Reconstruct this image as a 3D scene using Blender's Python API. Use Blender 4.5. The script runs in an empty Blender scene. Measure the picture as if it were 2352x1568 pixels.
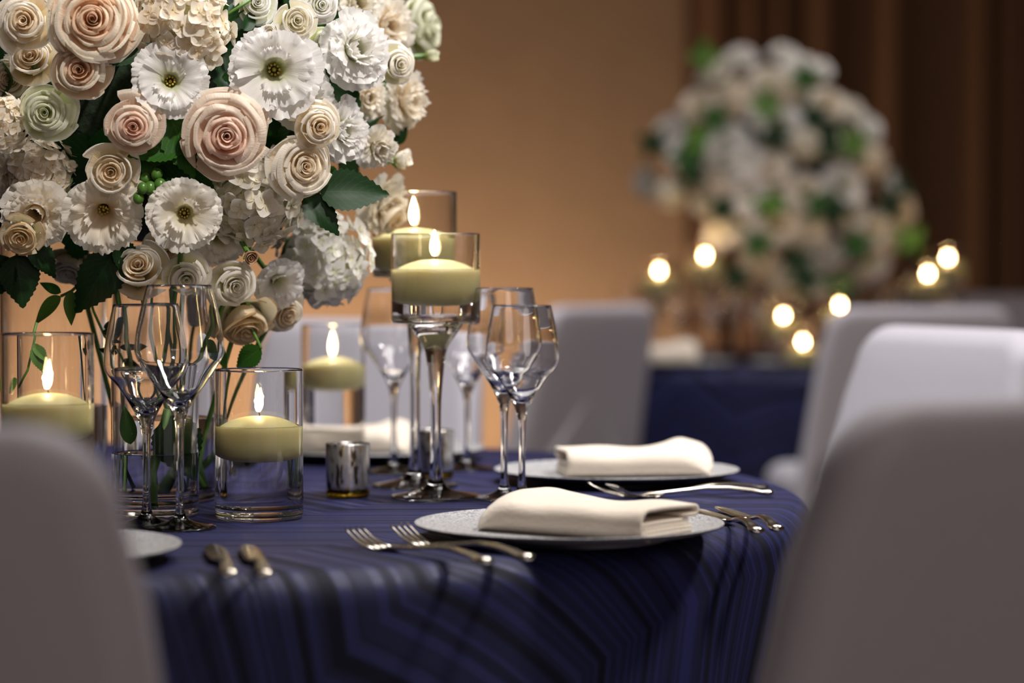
import bpy, math, random
from mathutils import Vector, Matrix, noise
rnd = random.Random(7)
SC = bpy.context.scene
COL = SC.collection
PI = math.pi
# ------------------------------------------------------------------ camera
CAMZ, FPX, HORY = 1.0, 5553.0, 615.0
PITCH = math.atan((784 - HORY) / FPX)
cam = bpy.data.cameras.new('camera'); camo = bpy.data.objects.new('camera', cam); COL.objects.link(camo)
cam.lens = 85.0; cam.sensor_width = 36.0; cam.clip_start = 0.05; cam.clip_end = 60
camo.location = (0, 0, CAMZ); camo.rotation_euler = (PI / 2 - PITCH, 0, 0)
cam.dof.use_dof = True; cam.dof.focus_distance = 2.40; cam.dof.aperture_fstop = 2.5; cam.dof.aperture_blades = 9
SC.camera = camo
# ------------------------------------------------------------------ view, sampling helpers
vs = SC.view_settings
vs.view_transform = 'Standard'; vs.look = 'None'; vs.gamma = 1.0; vs.use_curve_mapping = False
vs.exposure = 0.0
cy = SC.cycles
cy.use_denoising = True
cy.max_bounces = 14; cy.diffuse_bounces = 4; cy.glossy_bounces = 5; cy.transmission_bounces = 14; cy.transparent_max_bounces = 12
cy.caustics_reflective = False; cy.caustics_refractive = True
cy.sample_clamp_indirect = 60.0; cy.sample_clamp_direct = 0.0; cy.blur_glossy = 0.4
cy.use_adaptive_sampling = True; cy.adaptive_threshold = 0.02
# ------------------------------------------------------------------ world and lamps
W = bpy.data.worlds.new('world'); SC.world = W; W.use_nodes = True
W.node_tree.nodes['Background'].inputs[0].default_value = (0.5, 0.42, 0.36, 1)
W.node_tree.nodes['Background'].inputs[1].default_value = 0.05

def lamp(name, typ, loc, power, col, target=None, size=0.3, spot=60, blend=0.6, sizey=None):
    l = bpy.data.lights.new(name, typ); l.energy = power; l.color = col
    if typ == 'AREA':
        if sizey: l.shape = 'RECTANGLE'; l.size = size; l.size_y = sizey
        else: l.shape = 'DISK'; l.size = size
    elif typ == 'SPOT':
        l.spot_size = math.radians(spot); l.spot_blend = blend; l.shadow_soft_size = size
    else:
        l.shadow_soft_size = size
    o = bpy.data.objects.new(name, l); COL.objects.link(o); o.location = loc
    if target is not None:
        o.rotation_euler = (Vector(target) - Vector(loc)).to_track_quat('-Z', 'Y').to_euler()
    return o

COOL = (0.94, 0.94, 1.0); NEUT = (1.0, 0.95, 0.90); WARM = (1.0, 0.74, 0.52)
lamp('ceiling_spot', 'SPOT', (1.45, 2.45, 3.1), 260, NEUT, (-0.10, 2.45, 1.0), 0.2, 40, 0.8)
lamp('ceiling_spot', 'SPOT', (0.55, 0.85, 3.1), 300, NEUT, (-0.36, 2.45, 1.22), 0.1, 17, 0.5)
lamp('ceiling_spot', 'SPOT', (0.15, 2.75, 3.1), 140, COOL, (-0.05, 3.2, 0.8), 0.1, 62, 0.8)
lamp('ceiling_spot', 'SPOT', (-0.9, 2.6, 3.1), 10, (0.84, 0.89, 1.0), (0.6, 3.3, 0.8), 0.1, 40, 0.8)
lamp('ceiling_spot', 'SPOT', (1.3, 5.9, 3.1), 72, NEUT, (0.95, 6.4, 1.0), 0.1, 60, 0.8)
lamp('ceiling_spot', 'SPOT', (-0.4, 5.2, 3.1), 110, COOL, (0.1, 5.4, 0.8), 0.1, 70, 0.8)
lamp('ceiling_fill', 'AREA', (0.3, 2.5, 3.12), 22, (1.0, 0.95, 0.92), (0.3, 2.5, 0), 1.0)  # added soft overhead fill for the near table and chair tops
lamp('front_fill', 'AREA', (1.3, -1.9, 2.2), 24, (1.0, 0.84, 0.80), (0.2, 2.2, 0.9), 2.0)  # added fill from behind the camera, brightens the near chair backs
lamp('ceiling_fill', 'AREA', (0.3, 3.7, 3.12), 44, (1.0, 0.92, 0.90), (0.3, 4.6, 0.4), 1.6)  # added overhead fill, brightens the chair backs at the far table
lamp('wall_uplight', 'AREA', (-1.2, 9.25, 0.2), 30, WARM, (-1.2, 9.98, 1.1), 3.4, sizey=0.3)

# ------------------------------------------------------------------ pixel -> world
_rot = Matrix.Rotation(PI / 2 - PITCH, 3, 'X')
def ray(px, py):
    return (_rot @ Vector(((px - 1176) / FPX, (784 - py) / FPX, -1))).normalized()
def P(px, py, d):
    r = ray(px, py); return Vector((0, 0, CAMZ)) + r * (d / r.y)
TZ = 0.75
def T(px, py, h=0.0):
    r = ray(px, py); t = (TZ + h - CAMZ) / r.z
    return Vector((0, 0, CAMZ)) + r * t
def pxm(d):
    return FPX / d

# ------------------------------------------------------------------ materials
def nodes(name):
    m = bpy.data.materials.new(name); m.use_nodes = True
    nt = m.node_tree; b = nt.nodes['Principled BSDF']
    return m, nt, b
def N(nt, t, **k):
    n = nt.nodes.new(t)
    for a, v in k.items(): setattr(n, a, v)
    return n
def L(nt, a, b): nt.links.new(a, b)
def setb(b, **k):
    names = dict(base='Base Color', rough='Roughness', metal='Metallic', spec='Specular IOR Level', ior='IOR', trans='Transmission Weight',
                 sss='Subsurface Weight', sheen='Sheen Weight', coat='Coat Weight')
    for a, v in k.items():
        if a == 'base': v = (*v, 1)
        b.inputs[names[a]].default_value = v
def ramp(nt, stops, fac=None, interp='LINEAR'):
    r = N(nt, 'ShaderNodeValToRGB'); r.color_ramp.interpolation = interp
    el = r.color_ramp.elements
    while len(el) < len(stops): el.new(0.5)
    for e, (p, c) in zip(el, stops): e.position = p; e.color = (*c, 1)
    if fac is not None: L(nt, fac, r.inputs[0])
    return r
def bump(nt, b, height, strength=0.2, dist=0.002):
    n = N(nt, 'ShaderNodeBump'); n.inputs['Strength'].default_value = strength; n.inputs['Distance'].default_value = dist
    L(nt, height, n.inputs['Height']); L(nt, n.outputs[0], b.inputs['Normal'])
def plain(name, col, rough=0.5, noise_scale=None, var=0.12, bmp=0.0, bdist=0.002, **k):
    m, nt, b = nodes(name); setb(b, base=col, rough=rough, **k)
    if noise_scale:
        tc = N(nt, 'ShaderNodeTexCoord'); nz = N(nt, 'ShaderNodeTexNoise'); nz.inputs['Scale'].default_value = noise_scale
        nz.inputs['Detail'].default_value = 4
        L(nt, tc.outputs['Object'], nz.inputs['Vector'])
        r = ramp(nt, [(0.3, tuple(c * (1 - var) for c in col)), (0.7, tuple(min(1, c * (1 + var)) for c in col))], nz.outputs[0])
        L(nt, r.outputs[0], b.inputs['Base Color'])
        if bmp: bump(nt, b, nz.outputs[0], bmp, bdist)
    return m
def glass(name, ior=1.47, tint=(1, 1, 1), rough=0.0):
    m = bpy.data.materials.new(name); m.use_nodes = True; nt = m.node_tree
    nt.nodes.remove(nt.nodes['Principled BSDF'])
    g = N(nt, 'ShaderNodeBsdfGlass'); g.inputs['Color'].default_value = (*tint, 1); g.inputs['IOR'].default_value = ior
    g.inputs['Roughness'].default_value = rough
    L(nt, g.outputs[0], nt.nodes['Material Output'].inputs[0])
    return m
def emit(name, col, s):
    m = bpy.data.materials.new(name); m.use_nodes = True; nt = m.node_tree
    nt.nodes.remove(nt.nodes['Principled BSDF'])
    e = N(nt, 'ShaderNodeEmission'); e.inputs[0].default_value = (*col, 1); e.inputs[1].default_value = s
    L(nt, e.outputs[0], nt.nodes['Material Output'].inputs[0])
    return m
def petal_mat(name, base, mid, tip, transl=0.42):
    """petal: colour runs from the claw (V=0) to the lip (V=1)"""
    m, nt, b = nodes(name); setb(b, rough=0.55, spec=0.25)
    uv = N(nt, 'ShaderNodeUVMap'); sp = N(nt, 'ShaderNodeSeparateXYZ'); L(nt, uv.outputs[0], sp.inputs[0])
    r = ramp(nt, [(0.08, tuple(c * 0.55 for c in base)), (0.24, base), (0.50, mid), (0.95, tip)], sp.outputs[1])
    wv = N(nt, 'ShaderNodeTexNoise'); wv.inputs['Scale'].default_value = 14
    mp = N(nt, 'ShaderNodeMapping'); mp.inputs['Scale'].default_value = (3.0, 0.25, 1)
    L(nt, uv.outputs[0], mp.inputs[0]); L(nt, mp.outputs[0], wv.inputs[0])
    L(nt, r.outputs[0], b.inputs['Base Color']); bump(nt, b, wv.outputs[0], 0.25, 0.002)
    tr = N(nt, 'ShaderNodeBsdfTranslucent'); L(nt, r.outputs[0], tr.inputs[0])
    mx = N(nt, 'ShaderNodeMixShader'); mx.inputs[0].default_value = transl
    L(nt, b.outputs[0], mx.inputs[1]); L(nt, tr.outputs[0], mx.inputs[2])
    L(nt, mx.outputs[0], nt.nodes['Material Output'].inputs[0])
    return m
def leaf_mat(name, col, vein):
    m, nt, b = nodes(name); setb(b, rough=0.45, spec=0.20)
    uv = N(nt, 'ShaderNodeUVMap'); sp = N(nt, 'ShaderNodeSeparateXYZ'); L(nt, uv.outputs[0], sp.inputs[0])
    a = N(nt, 'ShaderNodeMath', operation='SUBTRACT'); a.inputs[1].default_value = 0.5; L(nt, sp.outputs[0], a.inputs[0])
    ab = N(nt, 'ShaderNodeMath', operation='ABSOLUTE'); L(nt, a.outputs[0], ab.inputs[0])
    s1 = N(nt, 'ShaderNodeMath', operation='MULTIPLY'); s1.inputs[1].default_value = 0.7; L(nt, ab.outputs[0], s1.inputs[0])
    s2 = N(nt, 'ShaderNodeMath', operation='SUBTRACT'); L(nt, sp.outputs[1], s2.inputs[0]); L(nt, s1.outputs[0], s2.inputs[1])
    s3 = N(nt, 'ShaderNodeMath', operation='MULTIPLY'); s3.inputs[1].default_value = 50; L(nt, s2.outputs[0], s3.inputs[0])
    s4 = N(nt, 'ShaderNodeMath', operation='SINE'); L(nt, s3.outputs[0], s4.inputs[0])
    rv = ramp(nt, [(0.0, (0, 0, 0)), (0.9, (0, 0, 0)), (1.0, (1, 1, 1))], s4.outputs[0])
    rm = ramp(nt, [(0.0, (1, 1, 1)), (0.03, (0, 0, 0))], ab.outputs[0])
    mxv = N(nt, 'ShaderNodeMath', operation='MAXIMUM'); L(nt, rv.outputs[0], mxv.inputs[0]); L(nt, rm.outputs[0], mxv.inputs[1])
    mc = N(nt, 'ShaderNodeMix', data_type='RGBA'); mc.inputs['A'].default_value = (*col, 1); mc.inputs['B'].default_value = (*vein, 1)
    L(nt, mxv.outputs[0], mc.inputs['Factor']); L(nt, mc.outputs['Result'], b.inputs['Base Color'])
    bump(nt, b, mxv.outputs[0], -0.4, 0.001)
    tr = N(nt, 'ShaderNodeBsdfTranslucent'); tr.inputs[0].default_value = (*vein, 1)
    mx = N(nt, 'ShaderNodeMixShader'); mx.inputs[0].default_value = 0.15
    L(nt, b.outputs[0], mx.inputs[1]); L(nt, tr.outputs[0], mx.inputs[2])
    L(nt, mx.outputs[0], nt.nodes['Material Output'].inputs[0])
    return m

M = {}
M['glass'] = glass('clear_glass', 1.47)
M['thin'] = glass('wine_glass_crystal', 1.5)
M['water_side'] = glass('water_against_glass', 1.333 / 1.47)
M['water_top'] = glass('water_surface', 1.333)
M['flame'] = emit('candle_flame', (1.0, 0.74, 0.36), 26)
M['flame_far'] = emit('far_candle_flame', (1.0, 0.66, 0.34), 330)
m, nt, b = nodes('candle_wax'); setb(b, base=(0.66, 0.60, 0.29), rough=0.42, sss=0.55, spec=0.4)
b.inputs['Subsurface Radius'].default_value = (0.02, 0.014, 0.006); b.inputs['Subsurface Scale'].default_value = 1.0
M['wax'] = m
M['wick'] = plain('charred_wick', (0.05, 0.02, 0.02), 0.9, 300)
M['chair'] = plain('pale_chair_cover', (0.595, 0.575, 0.615), 0.62, 220, 0.03, 0.08, 0.0006)
M['chair_leg'] = plain('dark_chair_leg', (0.05, 0.03, 0.02), 0.4, 30)
M['plate_under'] = plain('dark_plate_underside', (0.06, 0.055, 0.065), 0.5, 200, 0.2)
m, nt, b = nodes('speckled_stoneware'); setb(b, rough=0.33, spec=0.5)
tc = N(nt, 'ShaderNodeTexCoord'); nz = N(nt, 'ShaderNodeTexNoise'); nz.inputs['Scale'].default_value = 420; nz.inputs['Detail'].default_value = 3
L(nt, tc.outputs['Object'], nz.inputs['Vector'])
r = ramp(nt, [(0.36, (0.20, 0.21, 0.235)), (0.52, (0.42, 0.42, 0.42)), (0.66, (0.60, 0.58, 0.56))], nz.outputs[0])
L(nt, r.outputs[0], b.inputs['Base Color']); bump(nt, b, nz.outputs[0], 0.35, 0.0012); M['plate'] = m
m, nt, b = nodes('cream_napkin_damask'); setb(b, base=(0.78, 0.68, 0.56), rough=0.8, sheen=0.2, spec=0.2)
tc = N(nt, 'ShaderNodeTexCoord'); w1 = N(nt, 'ShaderNodeTexWave'); w1.wave_type = 'RINGS'; w1.inputs['Scale'].default_value = 60
w1.inputs['Distortion'].default_value = 9; w1.inputs['Detail'].default_value = 2; w1.inputs['Detail Scale'].default_value = 1.2
L(nt, tc.outputs['Object'], w1.inputs['Vector'])
r = ramp(nt, [(0.35, (0.76, 0.66, 0.54)), (0.65, (0.81, 0.72, 0.60))], w1.outputs[1]); L(nt, r.outputs[0], b.inputs['Base Color'])
bump(nt, b, w1.outputs[1], 0.12, 0.0006); M['napkin'] = m
m, nt, b = nodes('cutlery_steel'); setb(b, base=(0.62, 0.58, 0.50), rough=0.16, metal=1.0)
tc = N(nt, 'ShaderNodeTexCoord'); nz = N(nt, 'ShaderNodeTexNoise'); nz.inputs['Scale'].default_value = 40
L(nt, tc.outputs['Object'], nz.inputs['Vector']); r = ramp(nt, [(0.3, (0.12,) * 3), (0.7, (0.22,) * 3)], nz.outputs[0])
L(nt, r.outputs[0], b.inputs['Roughness']); M['steel'] = m
m, nt, b = nodes('mercury_glass'); setb(b, rough=0.27, metal=0.85)
tc = N(nt, 'ShaderNodeTexCoord'); mp = N(nt, 'ShaderNodeMapping'); mp.inputs['Scale'].default_value = (1, 1, 0.30)
nz = N(nt, 'ShaderNodeTexNoise'); nz.inputs['Scale'].default_value = 150; nz.inputs['Detail'].default_value = 5
L(nt, tc.outputs['Object'], mp.inputs[0]); L(nt, mp.outputs[0], nz.inputs['Vector'])
r = ramp(nt, [(0.38, (0.10, 0.07, 0.04)), (0.45, (0.66, 0.64, 0.60)), (0.60, (0.80, 0.82, 0.84)), (0.68, (0.80, 0.58, 0.28))], nz.outputs[0])
L(nt, r.outputs[0], b.inputs['Base Color']); bump(nt, b, nz.outputs[0], 0.3, 0.002); M['mercury'] = m
M['amber'] = glass('amber_glass', 1.5, (0.85, 0.72, 0.22))
M['wall'] = plain('tan_wall_plaster', (0.50, 0.33, 0.20), 0.75, 6, 0.05)
M['dark_wall'] = plain('room_wall', (0.30, 0.22, 0.16), 0.8, 4, 0.08)
M['ceil'] = plain('ceiling_paint', (0.45, 0.38, 0.32), 0.9, 3, 0.05)
M['carpet'] = plain('dark_carpet', (0.10, 0.07, 0.06), 0.95, 60, 0.3, 0.4, 0.004)
M['curtain'] = plain('brown_curtain_cloth', (0.23, 0.115, 0.055), 0.8, 90, 0.1)
M['wood'] = plain('table_wood', (0.22, 0.13, 0.07), 0.5, 20, 0.2)
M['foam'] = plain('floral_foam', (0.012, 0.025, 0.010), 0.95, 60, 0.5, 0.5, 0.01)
M['stem'] = plain('green_stem', (0.09, 0.20, 0.03), 0.45, 60, 0.25)
M['sepal'] = plain('green_sepal', (0.20, 0.32, 0.06), 0.5, 60, 0.2)
M['berry'] = plain('green_berry', (0.06, 0.15, 0.02), 0.3, 60, 0.2)
M['stamen'] = plain('yellow_stamen', (0.50, 0.36, 0.05), 0.6, 200, 0.4)
M['pistil'] = plain('dark_green_pistil', (0.10, 0.13, 0.02), 0.6, 200, 0.4)
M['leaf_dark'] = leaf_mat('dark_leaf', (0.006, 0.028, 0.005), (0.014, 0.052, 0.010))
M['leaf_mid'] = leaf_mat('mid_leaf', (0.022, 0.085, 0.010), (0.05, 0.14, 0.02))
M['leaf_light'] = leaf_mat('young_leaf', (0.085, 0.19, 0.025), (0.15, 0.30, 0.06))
PM = {
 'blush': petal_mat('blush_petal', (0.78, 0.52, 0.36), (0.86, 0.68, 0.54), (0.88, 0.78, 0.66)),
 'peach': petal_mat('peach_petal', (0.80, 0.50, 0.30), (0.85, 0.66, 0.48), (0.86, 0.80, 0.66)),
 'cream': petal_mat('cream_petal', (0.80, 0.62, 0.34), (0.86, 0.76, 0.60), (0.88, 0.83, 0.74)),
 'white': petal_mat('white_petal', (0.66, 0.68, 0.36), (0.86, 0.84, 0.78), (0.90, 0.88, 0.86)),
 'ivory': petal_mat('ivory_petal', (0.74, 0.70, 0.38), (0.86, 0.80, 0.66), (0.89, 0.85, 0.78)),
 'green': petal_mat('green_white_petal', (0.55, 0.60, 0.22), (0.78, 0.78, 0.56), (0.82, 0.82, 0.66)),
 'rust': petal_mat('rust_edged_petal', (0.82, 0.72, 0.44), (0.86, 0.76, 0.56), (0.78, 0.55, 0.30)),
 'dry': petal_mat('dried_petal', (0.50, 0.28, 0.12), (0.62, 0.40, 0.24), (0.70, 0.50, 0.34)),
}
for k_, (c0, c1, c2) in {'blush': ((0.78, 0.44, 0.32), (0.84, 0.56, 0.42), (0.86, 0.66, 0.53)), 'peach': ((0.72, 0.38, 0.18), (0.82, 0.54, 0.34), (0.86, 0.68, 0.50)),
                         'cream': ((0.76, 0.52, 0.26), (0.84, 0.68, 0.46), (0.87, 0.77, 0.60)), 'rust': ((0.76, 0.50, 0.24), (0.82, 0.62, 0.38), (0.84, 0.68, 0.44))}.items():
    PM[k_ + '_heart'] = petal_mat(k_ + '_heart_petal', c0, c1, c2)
# navy chevron jacquard: concentric zigzag bands of satin and matt yarn, on the cloth's own flat coordinates (UV in metres)
m, nt, b = nodes('navy_chevron_jacquard'); setb(b, rough=0.5, spec=0.25)
uv = N(nt, 'ShaderNodeUVMap'); sp = N(nt, 'ShaderNodeSeparateXYZ'); L(nt, uv.outputs[0], sp.inputs[0])
KA = math.radians(62); HALF = 0.158; PH2 = 0.0
def lin(ax, ay, c):
    a = N(nt, 'ShaderNodeMath', operation='MULTIPLY'); a.inputs[1].default_value = ax; L(nt, sp.outputs[0], a.inputs[0])
    d = N(nt, 'ShaderNodeMath', operation='MULTIPLY_ADD'); d.inputs[1].default_value = ay; L(nt, sp.outputs[1], d.inputs[0]); L(nt, a.outputs[0], d.inputs[2])
    e = N(nt, 'ShaderNodeMath', operation='ADD'); e.inputs[1].default_value = c; L(nt, d.outputs[0], e.inputs[0]); return e
CLOTH_PHASE = 0.0
p1 = lin(math.cos(KA), math.sin(KA), 3.0); p2 = lin(-math.sin(KA), math.cos(KA), 5.467); PHASE_NODE = p2
pp = N(nt, 'ShaderNodeMath', operation='PINGPONG'); pp.inputs[1].default_value = HALF; L(nt, p2.outputs[0], pp.inputs[0])
g = N(nt, 'ShaderNodeMath', operation='MULTIPLY_ADD'); g.inputs[1].default_value = 0.57; L(nt, pp.outputs[0], g.inputs[0]); L(nt, p1.outputs[0], g.inputs[2])
nz = N(nt, 'ShaderNodeTexNoise', noise_dimensions='1D'); nz.inputs['Scale'].default_value = 40; nz.inputs['Detail'].default_value = 2.2; nz.inputs['Roughness'].default_value = 0.6
L(nt, g.outputs[0], nz.inputs['W'])
st = ramp(nt, [(0.36, (0, 0, 0)), (0.46, (0.38,) * 3), (0.52, (0.48,) * 3), (0.58, (1, 1, 1)), (0.66, (0.9,) * 3), (0.72, (0.35,) * 3)], nz.outputs[0])
tw = N(nt, 'ShaderNodeTexWave'); tw.inputs['Scale'].default_value = 260; tw.bands_direction = 'DIAGONAL'; L(nt, uv.outputs[0], tw.inputs['Vector'])
cm = N(nt, 'ShaderNodeMix', data_type='RGBA'); cm.inputs['A'].default_value = (0.0026, 0.0032, 0.014, 1); cm.inputs['B'].default_value = (0.021, 0.024, 0.096, 1)
L(nt, st.outputs[0], cm.inputs['Factor']); L(nt, cm.outputs['Result'], b.inputs['Base Color'])
rr = ramp(nt, [(0.0, (0.72,) * 3), (1.0, (0.42,) * 3)], st.outputs[0]); L(nt, rr.outputs[0], b.inputs['Roughness'])
hm = N(nt, 'ShaderNodeMath', operation='MULTIPLY_ADD'); hm.inputs[1].default_value = 0.25; L(nt, tw.outputs[1], hm.inputs[0]); L(nt, st.outputs[0], hm.inputs[2])
bump(nt, b, hm.outputs[0], 0.35, 0.0012); M['cloth'] = m

# ------------------------------------------------------------------ mesh helpers
def mesh(name, V, F, mats=None, smooth=True, uv=None, fmat=None):
    me = bpy.data.meshes.new(name); me.from_pydata([tuple(v) for v in V], [], F)
    for mm in (mats or []): me.materials.append(mm)
    if smooth: me.polygons.foreach_set('use_smooth', [True] * len(F))
    if fmat: me.polygons.foreach_set('material_index', fmat)
    if uv is not None:
        ul = me.uv_layers.new(name='UVMap')
        for lp in me.loops: ul.data[lp.index].uv = uv[lp.vertex_index]
    me.update(); return me
def link(name, me, parent=None, loc=(0, 0, 0), rot=None, mat=None):
    o = bpy.data.objects.new(name, me); COL.objects.link(o); o.location = loc
    if rot is not None:
        if hasattr(rot, 'to_euler'): o.rotation_euler = rot.to_euler()
        else: o.rotation_euler = rot
    if parent: o.parent = parent
    if mat is not None and me is not None:
        o.material_slots[0].link = 'OBJECT'; o.material_slots[0].material = mat
    return o
def tag(o, label, cat, group=None):
    o['label'] = label; o['category'] = cat
    if group: o['group'] = group
    return o
def thing(name, label, cat, loc=(0, 0, 0), rot=None, scale=1.0, group=None):
    o = bpy.data.objects.new(name, None); COL.objects.link(o); o.location = loc; o.empty_display_size = 0.02
    if rot is not None: o.rotation_euler = rot.to_euler() if hasattr(rot, 'to_euler') else rot
    o.scale = (scale,) * 3
    return tag(o, label, cat, group)
def struct(o): o['kind'] = 'structure'; return o
def lathe(prof, seg=48, V=None, F=None):
    """closed or open profile of (r, z); r=0 collapses to a pole"""
    V = [] if V is None else V; F = [] if F is None else F
    rings = []
    for r, z in prof:
        if r < 1e-7: rings.append([len(V)]); V.append((0, 0, z))
        else:
            k = len(V); rings.append(list(range(k, k + seg)))
            for i in range(seg):
                a = 2 * PI * i / seg; V.append((r * math.cos(a), r * math.sin(a), z))
    for A, B in zip(rings, rings[1:]):
        for i in range(seg):
            j = (i + 1) % seg
            if len(A) == 1 and len(B) == 1: continue
            if len(A) == 1: F.append((A[0], B[j], B[i]))
            elif len(B) == 1: F.append((A[i], A[j], B[0]))
            else: F.append((A[i], A[j], B[j], B[i]))
    return V, F
def smooth_prof(pts, n=6):
    """Catmull-Rom through (r,z) points"""
    out = []
    for i in range(len(pts) - 1):
        p0 = pts[max(i - 1, 0)]; p1_ = pts[i]; p2_ = pts[i + 1]; p3 = pts[min(i + 2, len(pts) - 1)]
        for k in range(n):
            t = k / n
            out.append(tuple(max(0, 0.5 * ((2 * p1_[c]) + (-p0[c] + p2_[c]) * t + (2 * p0[c] - 5 * p1_[c] + 4 * p2_[c] - p3[c]) * t * t + (-p0[c] + 3 * p1_[c] - 3 * p2_[c] + p3[c]) * t ** 3)) if c == 0
                             else 0.5 * ((2 * p1_[c]) + (-p0[c] + p2_[c]) * t + (2 * p0[c] - 5 * p1_[c] + 4 * p2_[c] - p3[c]) * t * t + (-p0[c] + 3 * p1_[c] - 3 * p2_[c] + p3[c]) * t ** 3) for c in (0, 1)))
    out.append(pts[-1]); return out
def tube(pts, rad, seg=8, V=None, F=None, cap=True):
    V = [] if V is None else V; F = [] if F is None else F
    pts = [Vector(p) for p in pts]; n = len(pts); prev = None; rings = []
    for i, p in enumerate(pts):
        d = (pts[min(i + 1, n - 1)] - pts[max(i - 1, 0)]).normalized()
        if prev is None:
            u = d.orthogonal().normalized()
        else:
            u = (prev - d * prev.dot(d)).normalized()
        prev = u; w = d.cross(u); r = rad(i / (n - 1)) if callable(rad) else rad
        k = len(V); rings.append(range(k, k + seg))
        for j in range(seg):
            a = 2 * PI * j / seg; V.append(p + (u * math.cos(a) + w * math.sin(a)) * r)
    for A, B in zip(rings, rings[1:]):
        for j in range(seg): F.append((A[j], A[(j + 1) % seg], B[(j + 1) % seg], B[j]))
    if cap:
        F.append(tuple(reversed(rings[0]))); F.append(tuple(rings[-1]))
    return V, F
def bez(p0, p1_, p2_, n=10):
    return [p0.lerp(p1_, t / n).lerp(p1_.lerp(p2_, t / n), t / n) for t in range(n + 1)]
def box(V, F, x0, x1, y0, y1, z0, z1):
    k = len(V)
    V += [(x0, y0, z0), (x1, y0, z0), (x1, y1, z0), (x0, y1, z0), (x0, y0, z1), (x1, y0, z1), (x1, y1, z1), (x0, y1, z1)]
    F += [tuple(k + i for i in f) for f in ((0, 3, 2, 1), (4, 5, 6, 7), (0, 1, 5, 4), (1, 2, 6, 5), (2, 3, 7, 6), (3, 0, 4, 7))]
    return V, F
def slab(outline, t, r, nr=5, fn=None):
    """a cushion-edged slab: outline in (a,b), thickness t along c, edge radius r; fn maps (a,b,c) to a point"""
    n = len(outline); V = []; F = []
    nrm = []
    for i in range(n):
        a = Vector(outline[i - 1]); c = Vector(outline[(i + 1) % n]); d = (c - a).normalized(); nrm.append(Vector((d.y, -d.x)))
    cx = sum(p[0] for p in outline) / n; cyy = sum(p[1] for p in outline) / n
    layers = []
    for s in range(2 * nr + 1):
        a = -PI / 2 + PI * s / (2 * nr)
        layers.append((r * (1 - math.cos(a)), (t / 2 - r) * (1 if a > 0 else -1 if a < 0 else 0) + r * math.sin(a)))
    inner = [0.75, 0.5, 0.25]
    rings = []
    def ring(pts, c):
        k = len(V)
        for p in pts: V.append((p[0], p[1], c))
        rings.append(list(range(k, k + n)))
    base = [Vector(o) - nrm[i] * r for i, o in enumerate(outline)]
    cen = Vector((cx, cyy))
    for f in reversed(inner): ring([cen + (p - cen) * f for p in base], -t / 2)
    for off, c in layers: ring([Vector(o) - nrm[i] * off for i, o in enumerate(outline)], c)
    for f in inner: ring([cen + (p - cen) * f for p in base], t / 2)
    for A, B in zip(rings, rings[1:]):
        for i in range(n): F.append((A[i], A[(i + 1) % n], B[(i + 1) % n], B[i]))
    k = len(V); V.append((cx, cyy, -t / 2)); V.append((cx, cyy, t / 2))
    for i in range(n):
        F.append((k, rings[0][(i + 1) % n], rings[0][i])); F.append((k + 1, rings[-1][i], rings[-1][(i + 1) % n]))
    return ([fn(*v) for v in V] if fn else V), F

# ------------------------------------------------------------------ room
RX0, RX1, RY0, RY1, RZ = -4.5, 4.5, -2.5, 10.0, 3.2
def wallbox(name, *b, mat): return struct(link(name, mesh(name, *box([], [], *b), mats=[mat], smooth=False)))
wallbox('floor', RX0, RX1, RY0, RY1, -0.1, 0, mat=M['carpet'])
wallbox('ceiling', RX0, RX1, RY0, RY1, RZ, RZ + 0.1, mat=M['ceil'])
wallbox('wall_back', RX0, RX1, RY1, RY1 + 0.1, 0, RZ, mat=M['wall'])
wallbox('wall_left', RX0 - 0.1, RX0, RY0, RY1, 0, RZ, mat=M['dark_wall'])
wallbox('wall_right', RX1, RX1 + 0.1, RY0, RY1, 0, RZ, mat=M['dark_wall'])
wallbox('wall_front', RX0, RX1, RY0 - 0.1, RY0, 0, RZ, mat=M['dark_wall'])
# draped curtain along the back wall
def curtain(name, label, x0, x1, y, fold, amp, seed):
    rr_ = random.Random(seed); n = int((x1 - x0) / 0.012); V = []; F = []
    ph = 0; ys = []
    for i in range(n + 1):
        x = x0 + (x1 - x0) * i / n
        ph += (2 * PI * (x1 - x0) / n / fold) * (1 + 0.55 * math.sin(x * 5.1 + seed) + 0.3 * math.sin(x * 13.7))
        ys.append((x, y + amp * (0.75 + 0.35 * math.sin(x * 3.3 + seed)) * math.sin(ph)))
    for z in (0.02, 0.8, 1.6, 2.4, 3.15):
        for x, yy in ys: V.append((x, yy, z))
    for k in range(4):
        for i in range(n): F.append((k * (n + 1) + i, k * (n + 1) + i + 1, (k + 1) * (n + 1) + i + 1, (k + 1) * (n + 1) + i))
    return tag(link(name, mesh(name, V, F, [M['curtain']])), label, 'curtain')
curtain('curtain', 'brown floor-length curtain in deep folds along the back wall', 0.70, 4.3, 9.72, 0.20, 0.055, 3)

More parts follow.
